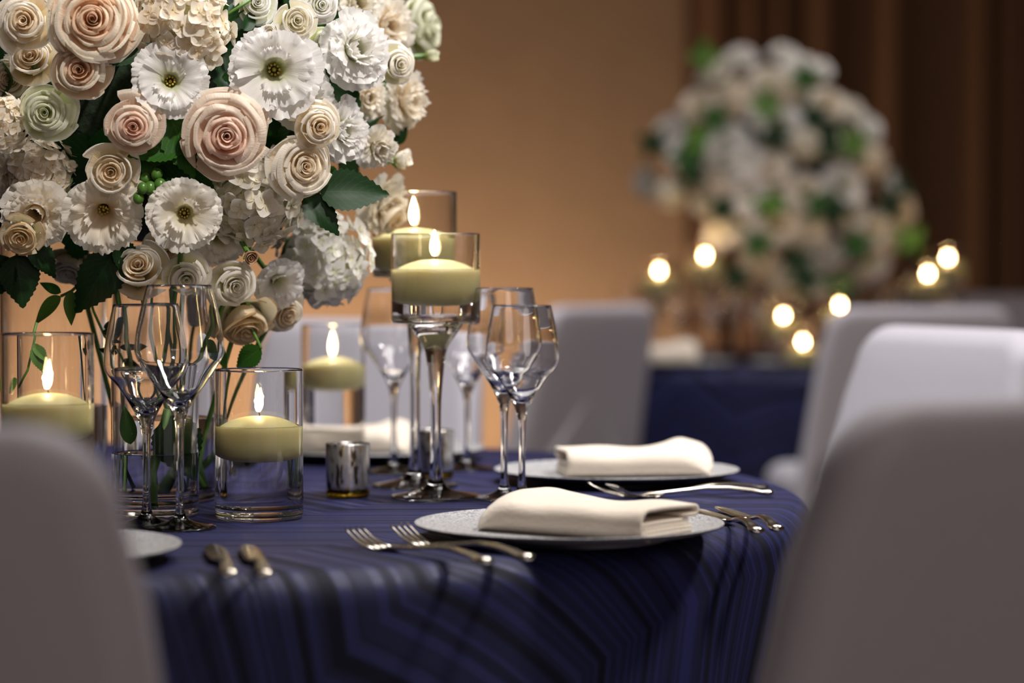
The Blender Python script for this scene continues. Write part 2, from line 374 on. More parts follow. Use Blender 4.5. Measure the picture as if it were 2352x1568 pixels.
# ------------------------------------------------------------------ tables and cloths
TC = Vector((-0.461, 2.716, 0)); TR = 0.785
BC = Vector((0.795, 6.66, 0))
def round_table(name, c, label):
    t = thing(name, label, 'table', (c.x, c.y, 0))
    link('tabletop', mesh('tabletop', *lathe([(0, 0.70), (TR - 0.03, 0.70), (TR - 0.02, 0.705), (TR - 0.02, 0.728), (TR - 0.036, 0.744), (0, 0.744)], 64), mats=[M['wood']]), t)
    for k in range(4):
        a = k * PI / 2 + 0.5; x, y = 0.5 * math.cos(a), 0.5 * math.sin(a)
        link('leg', mesh('leg', *tube([(x, y, 0.0), (x, y, 0.70)], 0.02, 10), mats=[M['chair_leg']]), t)
    return t
def cloth(name, c, label, seed):
    """flat top, soft edge, drop with folds; UV = flat cloth coordinates in metres"""
    nth = 288; V = []; F = []; UV = []
    srings = [0.0, 0.15, 0.3, 0.45, 0.6, 0.7, TR - 0.03]
    top = TZ - 0.0; e = 0.032
    prof = [(s, top, s) for s in srings[1:]]
    for k in range(1, 9):
        a = PI / 2 * k / 8; prof.append((TR - 0.022 + e * math.sin(a), top - e + e * math.cos(a), TR - 0.022 + e * a))
    R1 = TR - 0.022 + e; s0 = TR - 0.022 + e * PI / 2
    for d in (0.015, 0.03, 0.05, 0.075, 0.1, 0.13, 0.17, 0.22, 0.3, 0.4, 0.5, 0.6, 0.71):
        prof.append((R1, top - e - d, s0 + d))
    V.append((0, 0, top)); UV.append((c.x, c.y))
    for r_, z, s in prof:
        dz = top - z
        for i in range(nth):
            a = 2 * PI * i / nth
            amp = 0.0
            if dz > e:
                f = min(1, (dz - e) / 0.5)
                amp = f * (0.012 + 0.03 * f) * (0.6 * math.sin(17 * a + seed) + 0.4 * math.sin(29 * a + 1.7 * seed) + 0.4 * math.sin(7 * a)) + 0.012 * f
            q = r_ + amp
            V.append((q * math.cos(a), q * math.sin(a), z)); UV.append((c.x + s * math.cos(a), c.y + s * math.sin(a)))
    for i in range(nth): F.append((0, 1 + i, 1 + (i + 1) % nth))
    for k in range(len(prof) - 1):
        A = 1 + k * nth; B = A + nth
        for i in range(nth): j = (i + 1) % nth; F.append((A + i, B + i, B + j, A + j))
    o = link(name, mesh(name, V, F, [M['cloth']], uv=UV), None, (c.x, c.y, 0))
    return tag(o, label, 'tablecloth')
round_table('round_table', TC, 'near round banquet table hidden under the navy chevron cloth')
cloth('tablecloth', TC, 'navy chevron-patterned tablecloth on the near round table', 1.0)
round_table('round_table', BC, 'far round banquet table under plain-looking navy cloth, out of focus')
cloth('tablecloth', BC, 'out-of-focus navy tablecloth on the far table beneath the blurred flowers', 2.3)

# ------------------------------------------------------------------ chairs
def outline_back(w0, w1, h, rc):
    """tapered backrest seen from behind: bottom width w0, top width w1, rounded top corners"""
    pts = []
    def wv_(z): return (w0 + (w1 - w0) * z / h) / 2
    for k in range(8): pts.append((-wv_(0) + 2 * wv_(0) * k / 8, 0))
    for k in range(10): z = (h - rc) * k / 10; pts.append((wv_(z), z))
    for k in range(9):
        a = PI / 2 * k / 8; pts.append((wv_(h) - rc + rc * math.cos(a), h - rc + rc * math.sin(a)))
    for k in range(1, 8):
        u = (wv_(h) - rc) * (1 - 2 * k / 8); pts.append((u, h))
    for k in range(9):
        a = PI / 2 + PI / 2 * k / 8; pts.append((-wv_(h) + rc + rc * math.cos(a), h - rc + rc * math.sin(a)))
    for k in range(1, 10): z = (h - rc) * (1 - k / 10); pts.append((-wv_(z), z))
    return pts
def make_chair_meshes():
    H = 0.915
    def fb(a, b_, c):
        lean = 0.20 * (b_ / 0.5) ** 1.3 * 0.5
        crown = 0.012 * (1 - min(1, (a / 0.2) ** 2)) * max(0, (b_ - 0.3) / 0.2)
        return (a, -0.24 - lean * 1.0 + c - 0.10 * (0.05 - (a * a)) * (b_ / 0.5), 0.415 + b_ + crown * 0)
    Vb, Fb = slab(outline_back(0.54, 0.425, 0.50, 0.055), 0.062, 0.028, 5, fb)
    seat_o = []
    w, d, r_ = 0.235, 0.21, 0.06
    for (sx, sy, a0) in ((1, -1, -PI / 2), (1, 1, 0), (-1, 1, PI / 2), (-1, -1, PI)):
        for k in range(7):
            a = a0 + PI / 2 * k / 6; seat_o.append((sx * (w - r_) + r_ * math.cos(a), sy * (d - r_) + r_ * math.sin(a)))
    Vs, Fs = slab(seat_o, 0.10, 0.045, 5, lambda a, b_, c: (a, b_ - 0.02, 0.49 + c))
    legs = []
    for sx in (-1, 1):
        for sy in (-1, 1):
            legs.append(mesh('leg', *tube([(sx * 0.20, sy * 0.19 + (-0.03 if sy < 0 else 0.0), 0), (sx * 0.195, sy * 0.185, 0.41)], lambda t: 0.013 + 0.008 * t, 10), mats=[M['chair_leg']]))
    return mesh('backrest', Vb, Fb, [M['chair']]), mesh('seat', Vs, Fs, [M['chair']]), legs
CB, CS, CL = make_chair_meshes()
def chair(x, y, face, label):
    """face = direction the sitter looks, in the ground plane"""
    rz = math.atan2(face[1], face[0]) - PI / 2
    t = thing('banquet_chair', label, 'chair', (x, y, 0), (0, 0, rz), group='pale covered chairs around the tables')
    link('backrest', CB, t); link('seat', CS, t)
    for l in CL: link('leg', l, t)
    return t
def chair_at(bx, by, face, label):
    """bx,by = where the top middle of the backrest stands"""
    f = Vector(face).normalized(); return chair(bx + f.x * 0.325, by + f.y * 0.325, f, label)
chair_at(-0.427, 1.33, (-0.02, 1), 'chair back cut by the left frame edge, nearest to the camera, seen from behind')
chair_at(0.385, 1.62, (-0.5, 1), 'shaded chair back filling the lower right corner, seen from behind')
chair_at(0.618, 3.44, (-0.91, -0.40), 'pale chair whose lit front rises behind the lower right chair back')
chair_at(-0.24, 4.02, (-0.5, -0.86), 'chair beyond the near table, seen through the candle glasses and goblet stems')
chair_at(0.19, 5.55, (-0.80, 0.60), 'blurred chair back just right of the wine glasses, at the far table')
chair_at(0.895, 5.30, (-0.13, 0.99), 'blurred chair at far table with its white seat poking out, right of navy drop')
chair_at(1.55, 7.90, (-0.5, -0.85), 'blurred bright chair facing us beyond the right end of the far table')

# ------------------------------------------------------------------ floating candles in glass
def cyl_glass(h, ro, wt, base, water, seg=64):
    ri = ro - wt
    pr = [(0, 0.0), (ro * 0.5, 0.0), (ro - 0.0048, 0.0), (ro - 0.004, 0.0), (ro - 0.0012, 0.0012), (ro, 0.004)]
    pr += [(ro, 0.0048), (ro, 0.02), (ro, h * 0.5), (ro, h - wt * 0.5 - 0.0008), (ro, h - wt * 0.5)]
    for k in range(1, 6):
        a = PI * k / 6; pr.append((ro - wt / 2 + wt / 2 * math.cos(a), h - wt * 0.5 + wt / 2 * math.sin(a)))
    pr += [(ri, h - wt * 0.5), (ri, h - wt * 0.5 - 0.0008), (ri, (h + water) / 2), (ri, water)]
    G = lathe(pr, seg)
    side = [(0, base), (ri * 0.6, base), (ri - 0.0048, base), (ri - 0.004, base), (ri - 0.001, base + 0.001), (ri, base + 0.004), (ri, base + 0.0048), (ri, (base + water) / 2), (ri, water)]
    Wv, Wf = lathe(side, seg); k = len(Wf)
    Wv, Wf = lathe([(ri, water), (ri - 0.0015, water - 0.0006), (ri - 0.004, water - 0.001), (ri * 0.5, water - 0.001), (0, water - 0.001)], seg, Wv, Wf)
    return G, (Wv, Wf, [0] * k + [1] * (len(Wf) - k))
def goblet_glass(H, ro, cup, water_h, seg=64):
    """stemmed cylinder cup; total height H, cup height cup"""
    wt = 0.0025; ri = ro - wt; zc = H - cup
    st = smooth_prof([(0.0485, 0.0015), (0.0475, 0.0035), (0.030, 0.0065), (0.012, 0.013), (0.0065, 0.035), (0.0058, zc * 0.5), (0.0085, zc - 0.055), (0.0125, zc - 0.028), (0.0225, zc - 0.012), (0.030, zc - 0.001)], 5)
    pr = [(0, 0), (0.046, 0), (0.048, 0.0006)] + st + [(0.0308, zc), (ro - 0.0038, zc), (ro - 0.003, zc), (ro - 0.001, zc + 0.001), (ro, zc + 0.004), (ro, zc + 0.0048), (ro, H - cup * 0.4), (ro, H - wt / 2 - 0.0008), (ro, H - wt / 2)]
    for k in range(1, 6):
        a = PI * k / 6; pr.append((ro - wt / 2 + wt / 2 * math.cos(a), H - wt * 0.5 + wt / 2 * math.sin(a)))
    water = zc + water_h
    pr += [(ri, H - wt * 0.5), (ri, H - wt * 0.5 - 0.0008), (ri, (H + water) / 2), (ri, water)]
    side = [(0, zc + 0.006), (ri - 0.0048, zc + 0.006), (ri - 0.004, zc + 0.006), (ri - 0.001, zc + 0.007), (ri, zc + 0.01), (ri, zc + 0.0108), (ri, (zc + water) / 2), (ri, water)]
    Wv, Wf = lathe(side, seg); k = len(Wf)
    Wv, Wf = lathe([(ri, water), (ri - 0.0015, water - 0.0006), (ri - 0.004, water - 0.001), (ri * 0.5, water - 0.001), (0, water - 0.001)], seg, Wv, Wf)
    return pr, (Wv, Wf, [0] * k + [1] * (len(Wf) - k)), water
WAXP = smooth_prof([(0, 0.0100), (0.014, 0.0090), (0.027, 0.0055), (0.0362, 0.0008), (0.0388, -0.0025), (0.0386, -0.010), (0.0368, -0.020), (0.0310, -0.0280), (0.020, -0.0325), (0, -0.0338)], 5)
WAXP[0] = (0, 0.0100); WAXP[-1] = (0, -0.0338)
FLAMEP = [(0, 0.0), (0.0020, 0.0006), (0.0037, 0.004), (0.0043, 0.008), (0.0037, 0.013), (0.0021, 0.0185), (0.0007, 0.0225), (0, 0.024)]
def lit_candle(x, y, z, label, s=1.0, far=False, flame=1.0, power=0.055, tilt=0.0, group='lit floating candles'):
    t = thing('floating_candle', label, 'candle', (x, y, z), scale=s, group=group)
    wx = link('wax', mesh('wax', *lathe(WAXP, 24 if far else 56), mats=[M['wax']]), t)
    if not far:
        link('wick', mesh('wick', *tube([(0.0005, 0, 0.009), (0.0003, 0, 0.012), (-0.001, 0, 0.0145), (-0.0026, 0, 0.0165)], 0.0006, 6), mats=[M['wick']]), wx)
    f = link('flame', mesh('flame', *lathe([(r_ * (1.1 if far else 1), zz * (0.5 if far else flame)) for r_, zz in FLAMEP], 16 if not far else 10), mats=[M['flame_far' if far else 'flame']]), t, (-0.001, 0, 0.0135), (0, tilt, 0))
    if power:
        l = lamp('candle_light', 'POINT', (-0.001, 0, 0.024), power, (1.0, 0.55, 0.24), size=0.004); l.parent = t
    return t
def cylinder_candle(px, py, h, ro, water, gl, cl, far=False, **k):
    p = T(px, py) if not far else Vector(px)
    t = thing('glass_cylinder', gl, 'candle holder', p, group='straight glass candle cylinders')
    G, Wt = cyl_glass(h, ro, 0.0024, 0.011, water, 24 if far else 64)
    link('glass_wall', mesh('glass_wall', *G, mats=[M['glass']]), t)
    link('water', mesh('water', Wt[0], Wt[1], [M['water_side'], M['water_top']], fmat=Wt[2]), t)
    lit_candle(p.x, p.y, p.z + water - 0.001, cl, s=(ro - 0.0032) / 0.0388, far=far, **k)
def goblet_candle(px, py, H, ro, cup, wh, gl, cl, far=False, **k):
    p = T(px, py) if not far else Vector(px)
    t = thing('candle_goblet', gl, 'candle holder', p, group='tall stemmed glass candle goblets')
    G, Wt, wz = goblet_glass(H, ro, cup, wh, 24 if far else 64)
    for nm, sg in (('foot', G[:19]), ('stem', G[18:39]), ('cup', G[38:])): link(nm, mesh(nm, *lathe(sg, 24 if far else 64), mats=[M['glass']]), t)
    link('water', mesh('water', Wt[0], Wt[1], [M['water_side'], M['water_top']], fmat=Wt[2]), t)
    lit_candle(p.x, p.y, p.z + wz - 0.001, cl, s=(ro - 0.0032) / 0.0388, far=far, **k)
def hgt(py, d, base=None):  # height above the table of a pixel row at depth d
    return P(1176, py, d).z - TZ
d1 = T(596, 1190).y
cylinder_candle(596, 1190, hgt(847, d1), 101 / pxm(d1), hgt(976, d1), 'short glass cylinder in front of the flowers, centre of the group, half full of water', 'floating candle in the front centre glass cylinder', flame=1.0, tilt=0.12)
d2 = 2.26; p2_ = P(112, 900, d2); q = (p2_.x / d2 * FPX + 1176, HORY + 0.25 / d2 * FPX)
cylinder_candle(112, q[1], hgt(764, d2), 105 / pxm(d2), hgt(924, d2), 'glass candle cylinder at the left frame edge behind the chair back', 'floating candle at the left frame edge above the near chair', flame=1.15, tilt=0.10)
d3 = 3.12; y3 = HORY + 0.25 / d3 * FPX
cylinder_candle(766, y3, hgt(744, d3), 73 / pxm(d3), hgt(836, d3), 'glass candle cylinder in mid distance between the flowers and goblets', 'out-of-focus floating candle between the flowers and the goblets', flame=1.3)
dg = T(1001, 1143).y
goblet_candle(1001, 1143, hgt(536, dg), 102 / pxm(dg), hgt(536, dg) - hgt(742, dg), hgt(618, dg) - hgt(742, dg), 'tall stemmed candle goblet nearest the wine glasses', 'floating candle in the front stemmed goblet', flame=1.0)
dh = T(953, 1118).y
goblet_candle(953, 1118, hgt(441, dh), 97 / pxm(dh), hgt(441, dh) - hgt(637, dh), hgt(545, dh) - hgt(637, dh), 'taller stemmed candle goblet half hidden behind the front one and flowers', 'floating candle in the taller rear goblet touching the flowers', flame=1.15)

# ------------------------------------------------------------------ wine glasses
def wine_prof(H, rr, rm):
    """stemmed glass: rim radius rr, widest rm; returns closed profile and the two cut indices (foot|stem, stem|bowl)"""
    zb = H * 0.475; zm = H * 0.74; w = 0.0010
    outer = smooth_prof([(0.0345, 0.0012), (0.033, 0.0028), (0.020, 0.005), (0.008, 0.010), (0.0042, 0.022), (0.0036, zb * 0.55), (0.0045, zb * 0.88), (0.0085, zb + 0.002), (rm * 0.40, zb + 0.017), (rm * 0.66, zb + 0.033), (rm * 0.90, zm - 0.013), (rm * 0.985, zm - 0.005), (rm, zm + 0.001), (rm * 0.96, zm + 0.016), ((rm + rr) / 2 + 0.0005, H - (H - zm) * 0.42), (rr + 0.00025, H - 0.0010)], 5)
    inner = smooth_prof([(rr - w * 0.8, H - 0.0010), ((rm + rr) / 2 - w, H - (H - zm) * 0.42), (rm * 0.96 - w, zm + 0.016), (rm - w, zm + 0.001), (rm * 0.985 - w, zm - 0.005), (rm * 0.90 - w, zm - 0.013), (rm * 0.66 - w, zb + 0.034), (rm * 0.38, zb + 0.019), (0.006, zb + 0.0095), (0.0, zb + 0.0075)], 5)
    inner[-1] = (0.0, inner[-1][1])
    pr = [(0, 0), (0.0325, 0), (0.034, 0.0004)] + outer + [(rr, H - 0.0002), (rr - w * 0.35, H), (rr - w * 0.7, H - 0.0002)] + inner
    return pr, 3 + 4 * 5, 3 + 6 * 5
def wine_mesh(H, rr, rm, seg=48):
    return mesh('wine_glass', *lathe(wine_prof(H, rr, rm)[0], seg), mats=[M['thin']])
def wine(px, py, rim_py, rr_px, rm_px, label):
    p = T(px, py); d = p.y; s = pxm(d)
    pr, a, b_ = wine_prof(hgt(rim_py, d), rr_px / s, rm_px / s)
    t = thing('wine_glass', label, 'wine glass', p, group='stemmed wine glasses on the near table')
    for nm, seg_ in (('foot', pr[:a + 1]), ('stem', pr[a:b_ + 1]), ('bowl', pr[b_:])):
        link(nm, mesh(nm, *lathe(seg_, 56), mats=[M['thin']]), t)
    return t
wine(1199, 1152, 701, 67, 86, 'front wine glass of the sharp pair behind the folded napkin')
wine(1158, 1146, 661, 66, 87, 'wine glass directly behind the sharp front one, slightly taller')
wine(905, 1085, 662, 60, 78, 'out-of-focus wine glass left of the goblet stems')
wine(1073, 1078, 690, 56, 74, 'out-of-focus wine glass between the goblet stem and the sharp pair')
wine(337, 1208, 698, 74, 97, 'left wine glass of the pair before the flower vase')
wine(414, 1214, 654, 74, 103, 'right and taller wine glass of the pair before the flower vase')

# ------------------------------------------------------------------ mercury votives
def votive(px, py, h, r_, label):
    p = T(px, py); t = thing('votive_holder', label, 'votive', p, group='mercury glass votives')
    link('mercury_cup', mesh('mercury_cup', *lathe([(0, 0.0085), (r_ - 0.002, 0.0085), (r_ - 0.0006, 0.010), (r_, 0.013), (r_ * 1.01, h * 0.5), (r_ * 1.03, h - 0.001), (r_ * 1.02, h), (r_ * 1.0, h - 0.001), (r_ * 0.97, 0.02), (r_ * 0.9, 0.013), (0, 0.012)], 48), mats=[M['mercury']]), t)
    link('glass_base', mesh('glass_base', *lathe([(0, 0), (r_ - 0.004, 0), (r_ - 0.001, 0.001), (r_, 0.004), (r_, 0.0078), (r_ - 0.002, 0.0084), (0, 0.0084)], 48), mats=[M['amber']]), t)
    link('tealight', mesh('tealight', *lathe([(0, 0.0125), (r_ * 0.75, 0.0125), (r_ * 0.75, 0.026), (0, 0.026)], 24), mats=[M['wax']]), t)
    link('flame', mesh('flame', *lathe([(a * 0.8, z * 0.6) for a, z in FLAMEP], 12), mats=[M['flame']]), t, (0, 0, 0.027))
votive(799, 1141, 0.059, 0.0235, 'silvery mercury-glass votive standing alone in front of the candles')
votive(998, 1098, 0.058, 0.0225, 'mercury-glass votive half hidden behind the goblet stems')

# ------------------------------------------------------------------ plates
PLIFT = 0.0028
def plate_mesh(R, seg=96):
    k = PLIFT
    top = smooth_prof([(0, 0.0060 + k), (R * 0.6, 0.0060 + k), (R * 0.78, 0.0068 + k), (R * 0.92, 0.0098 + k), (R * 0.985, 0.0125 + k), (R, 0.0126 + k)], 4)
    bot = smooth_prof([(R, 0.0126 + k), (R * 1.001, 0.0116 + k), (R * 0.985, 0.0096 + k), (R * 0.86, 0.0050 + k), (R * 0.70, 0.0020 + k), (R * 0.64, 0.0002 + k), (R * 0.635, 0.0), (R * 0.61, 0.0), (R * 0.60, 0.0012 + k), (0, 0.0020 + k)], 4)
    bot[-1] = (0, 0.0020 + k); top[0] = (0, 0.0060 + k)
    V, F = lathe(list(reversed(top + bot[1:])), seg); nb = len(bot) - 1
    nrow = [0 if k_ >= (nb - 3) * seg else 1 for k_ in range(len(F))]
    return mesh('plate', V, F, mats=[M['plate'], M['plate_under']], fmat=nrow)
PMESH = plate_mesh(0.143)
def plate(px, py, label):
    p = T(px, py, 0.0126 + PLIFT); p.z = TZ
    tag(link('dinner_plate', PMESH, None, p), label, 'plate', 'speckled dinner plates on the near table'); return p
PL1 = plate(1307, 1197, 'sharp speckled plate in front carrying the cream napkin with layers facing right')
PL2 = plate(1416, 1075, 'second speckled plate further right-back with a blurred napkin')
PL3 = plate(26, 1250, 'plate mostly hidden behind the left chair back, only its rim tip showing')
PL4 = plate(862, 1026, 'far plate seen through the candle glass on the other side of table')

# ------------------------------------------------------------------ napkins
def napkin_mesh(Ln, D, H, seed, mirror=False):
    """folded cloth: outer sheet wraps bottom, front and top; folded layers show at the open end"""
    V = []; F = []
    nx = 28
    def hfac(x, y):
        u = x / Ln; q_ = min(1.0, u / 0.30 + 0.95 * max(0, y) / D + 0.06)
        return (0.10 + 0.90 * math.sin(PI / 2 * q_) ** 0.9) * (1 + 0.24 * math.exp(-((u - 0.10) / 0.16) ** 2) * max(0, min(1, y / D)) - 0.06 * math.exp(-((u - 0.55) / 0.2) ** 2))
    def warp(x, y, z):
        u = x / Ln; xx = x + 0.012 * (1 - math.sqrt(max(0, 1 - (2 * min(1, max(0, y / D)) - 1) ** 2))) * max(0, 1 - u * 4)
        zz = z * hfac(x, y) + 0.0012 * math.sin(x * 70 + y * 40 + seed) * (z / H)
        return ((-xx if mirror else xx), y, zz)
    def ribbon(path, th, x0, x1):
        n = len(path); base = len(V)
        offs = []
        for i in range(n):
            a = Vector(path[max(i - 1, 0)]); c = Vector(path[min(i + 1, n - 1)]); d = (c - a).normalized(); offs.append(Vector((-d.y, d.x)) * th / 2)
        ring = [Vector(path[i]) + offs[i] for i in range(n)] + [Vector(path[i]) - offs[i] for i in range(n - 1, -1, -1)]
        m_ = len(ring)
        for k in range(nx + 1):
            x = x0 + (x1 - x0) * (k / nx) ** (1.0)
            for p in ring: V.append(warp(x, p.x, p.y))
        for k in range(nx):
            for i in range(m_):
                j = (i + 1) % m_; F.append((base + k * m_ + i, base + (k + 1) * m_ + i, base + (k + 1) * m_ + j, base + k * m_ + j))
        for i in range(n - 1):
            j = m_ - 1 - i
            F.append((base + i, base + i + 1, base + j - 1, base + j)); q_ = base + nx * m_; F.append((q_ + j, q_ + j - 1, q_ + i + 1, q_ + i))
    th = 0.0034
    def hairpin(y0, y1, z0, z1, back=False):
        r_ = (z1 - z0) / 2; zc = (z0 + z1) / 2; pts = []
        for k in range(6): pts.append((y1 + (y0 + r_ - y1) * k / 5, z0))
        for k in range(1, 8): a = -PI / 2 - PI * k / 8; pts.append((y0 + r_ + r_ * math.cos(a), zc + r_ * math.sin(a)))
        for k in range(6): pts.append((y0 + r_ + (y1 - y0 - r_) * k / 5, z1))
        return pts
    # outer sheet
    o = hairpin(0.0, D, th / 2, H - th / 2)
    for k in range(1, 8):
        a = PI / 2 - PI * k / 8; r_ = 0.0042; o.append((D + r_ * math.cos(a) * 1.3, H - th / 2 - r_ + r_ * math.sin(a)))
    o.append((D - 0.02, H - th / 2 - 0.0084))
    ribbon(o, th, 0.0, Ln)
    zi = H - th - 0.0084
    g_ = (zi - th) / 4
    ribbon(hairpin(0.006, D - 0.006, th + g_ * 0.42, th + g_ * 1.38), th * 0.92, 0.004, Ln + 0.0004)
    ribbon(hairpin(0.006, D - 0.010, th + g_ * 2.3, th + g_ * 3.35), th * 0.92, 0.004, Ln - 0.0008)
    return mesh('napkin', V, F, [M['napkin']])
def napkin(loc, rz, Ln, D, H, seed, mirror, label):
    o = link('folded_napkin', napkin_mesh(Ln, D, H, seed, mirror), None, loc, (0, 0, rz))
    return tag(o, label, 'napkin', 'folded cream napkins on plates')
NZ = TZ + 0.0062 + PLIFT
a = T(1078, 1202, 0.015); napkin((a.x, a.y, NZ), math.radians(-35), 0.186, 0.092, 0.0285, 0, False, 'cream folded napkin on the sharp front plate, open layers at its right end')
a = T(1650, 1083, 0.015); napkin((a.x, a.y, NZ), math.radians(7), 0.176, 0.095, 0.031, 2, True, 'blurred cream napkin on the second plate, open layers at its left end')
a = T(950, 1030, 0.015); napkin((a.x, a.y, NZ), math.radians(4), 0.165, 0.095, 0.032, 4, True, 'out-of-focus napkin on the far plate behind the candle cylinder')

# ------------------------------------------------------------------ cutlery
def loft(secs, seg=10, V=None, F=None):
    """secs: (y, z, halfwidth, halfthick)"""
    V = [] if V is None else V; F = [] if F is None else F; rings = []
    for (y, z, w, t, *xx) in secs:
        x0 = xx[0] if xx else 0; k = len(V); rings.append(range(k, k + seg))
        for j in range(seg):
            a = 2 * PI * j / seg; V.append((x0 + w * math.cos(a), y, z + t * math.sin(a)))
    for A, B in zip(rings, rings[1:]):
        for j in range(seg): F.append((A[j], A[(j + 1) % seg], B[(j + 1) % seg], B[j]))
    F.append(tuple(reversed(rings[0]))); F.append(tuple(rings[-1])); return V, F
def handle_secs(L0, L1, zbase=0.004, knob=True):
    s = [(L0, zbase + 0.0022, 0.003, 0.0015), (L0 + 0.002, zbase + 0.0022, 0.0068, 0.0032), (L0 + 0.007, zbase + 0.0022, 0.0078, 0.0036), (L0 + 0.014, zbase + 0.0022, 0.0062, 0.0030)]
    s += [(L0 + (L1 - L0) * k, zbase + 0.002 + 0.006 * math.sin(PI * k) ** 1.5, 0.0062 - 0.0036 * k, 0.0028 - 0.0007 * k) for k in (0.2, 0.4, 0.6, 0.8, 1.0)]
    return s
def fork_mesh():
    Lh = 0.125
    V, F = loft(handle_secs(0, Lh) + [(0.138, 0.0055, 0.006, 0.0018), (0.147, 0.0035, 0.0115, 0.0013), (0.156, 0.0025, 0.0122, 0.0012)], 12)
    for k in range(4):
        x = -0.0099 + 0.0066 * k
        loft([(0.154, 0.0026, 0.0024, 0.0011, x), (0.170, 0.0042, 0.0022, 0.0011, x), (0.185, 0.0085, 0.0019, 0.001, x * 0.97), (0.198, 0.0145, 0.0014, 0.0009, x * 0.95), (0.204, 0.0180, 0.0006, 0.0005, x * 0.94)], 8, V, F)
    return mesh('fork', V, F, [M['steel']])
def knife_mesh():
    V, F = loft(handle_secs(0, 0.095) + [(0.10, 0.0058, 0.0034, 0.0022)], 12)
    loft([(0.097, 0.0055, 0.0042, 0.0016), (0.104, 0.006, 0.0088, 0.0012), (0.13, 0.006, 0.0098, 0.0009), (0.17, 0.006, 0.0095, 0.0008), (0.20, 0.006, 0.0072, 0.0007), (0.214, 0.006, 0.0028, 0.0005)], 8, V, F)
    return mesh('knife', V, F, [M['steel']])
FM, KM = fork_mesh(), knife_mesh()
def cutlery(me, name, cat, px, py, tpx, tpy, th, label, group, roll=0.0):
    a = T(px, py, 0.006); c = T(tpx, tpy, th); a.z = TZ
    rz = math.atan2(c.y - a.y, c.x - a.x) - PI / 2
    o = link(name, me, None, (a.x, a.y, TZ - 0.0008), (0, roll, rz)); return tag(o, label, cat, group)
cutlery(FM, 'fork', 'fork', 1124, 1287, 800, 1200, 0.02, 'nearer of the two forks left of the sharp plate', 'forks on the near table')
cutlery(FM, 'fork', 'fork', 1219, 1279, 850, 1184, 0.02, 'fork lying right against the sharp front plate', 'forks on the near table')
cutlery(FM, 'fork', 'fork', 1762, 1117, 1440, 1104, 0.02, 'back fork of the pair below the blurred plate', 'forks on the near table')
cutlery(FM, 'fork', 'fork', 1778, 1129, 1402, 1101, 0.02, 'front fork of the pair below the blurred plate', 'forks on the near table')
cutlery(KM, 'knife', 'knife', 1788, 1212, 1560, 1130, 0.006, 'rear knife sticking out right of the sharp plate', 'knives on the near table')
cutlery(KM, 'knife', 'knife', 1742, 1217, 1500, 1130, 0.006, 'front knife sticking out right of the sharp plate', 'knives on the near table')
cutlery(KM, 'knife', 'knife', 527, 1316, 468, 1215, 0.006, 'left knife of the pair near the left chair back', 'knives on the near table')
cutlery(KM, 'knife', 'knife', 608, 1317, 552, 1225, 0.006, 'right knife of the pair near the left chair back', 'knives on the near table')

# ------------------------------------------------------------------ flower meshes (unit radius, facing +Z)
def petal_grid(fn, nu, nv):
    V = []; UV = []; F = []
    for j in range(nv + 1):
        for i in range(nu + 1):
            u = -1 + 2 * i / nu; v = j / nv; V.append(fn(u, v)); UV.append(((u + 1) / 2, v))
    for j in range(nv):
        for i in range(nu):
            a = j * (nu + 1) + i; F.append((a, a + 1, a + nu + 2, a + nu + 1))
    return V, F, UV
def q2(a, b_, c, t): return a * (1 - t) ** 2 + 2 * b_ * t * (1 - t) + c * t * t
ROSE = [(1, 0.06), (2, 0.12), (3, 0.20), (3, 0.30), (4, 0.42), (4, 0.56), (5, 0.71), (5, 0.84), (4, 1.02)]
SPRAY = [(1, 0.08), (2, 0.17), (3, 0.28), (3, 0.42), (4, 0.57), (4, 0.70), (4, 1.0)]
CUP = [(1, 0.10), (2, 0.20), (3, 0.34), (3, 0.50), (3, 0.64), (4, 1.02)]
BUD = [(1, 0.08), (2, 0.20), (3, 0.34), (3, 0.46)]
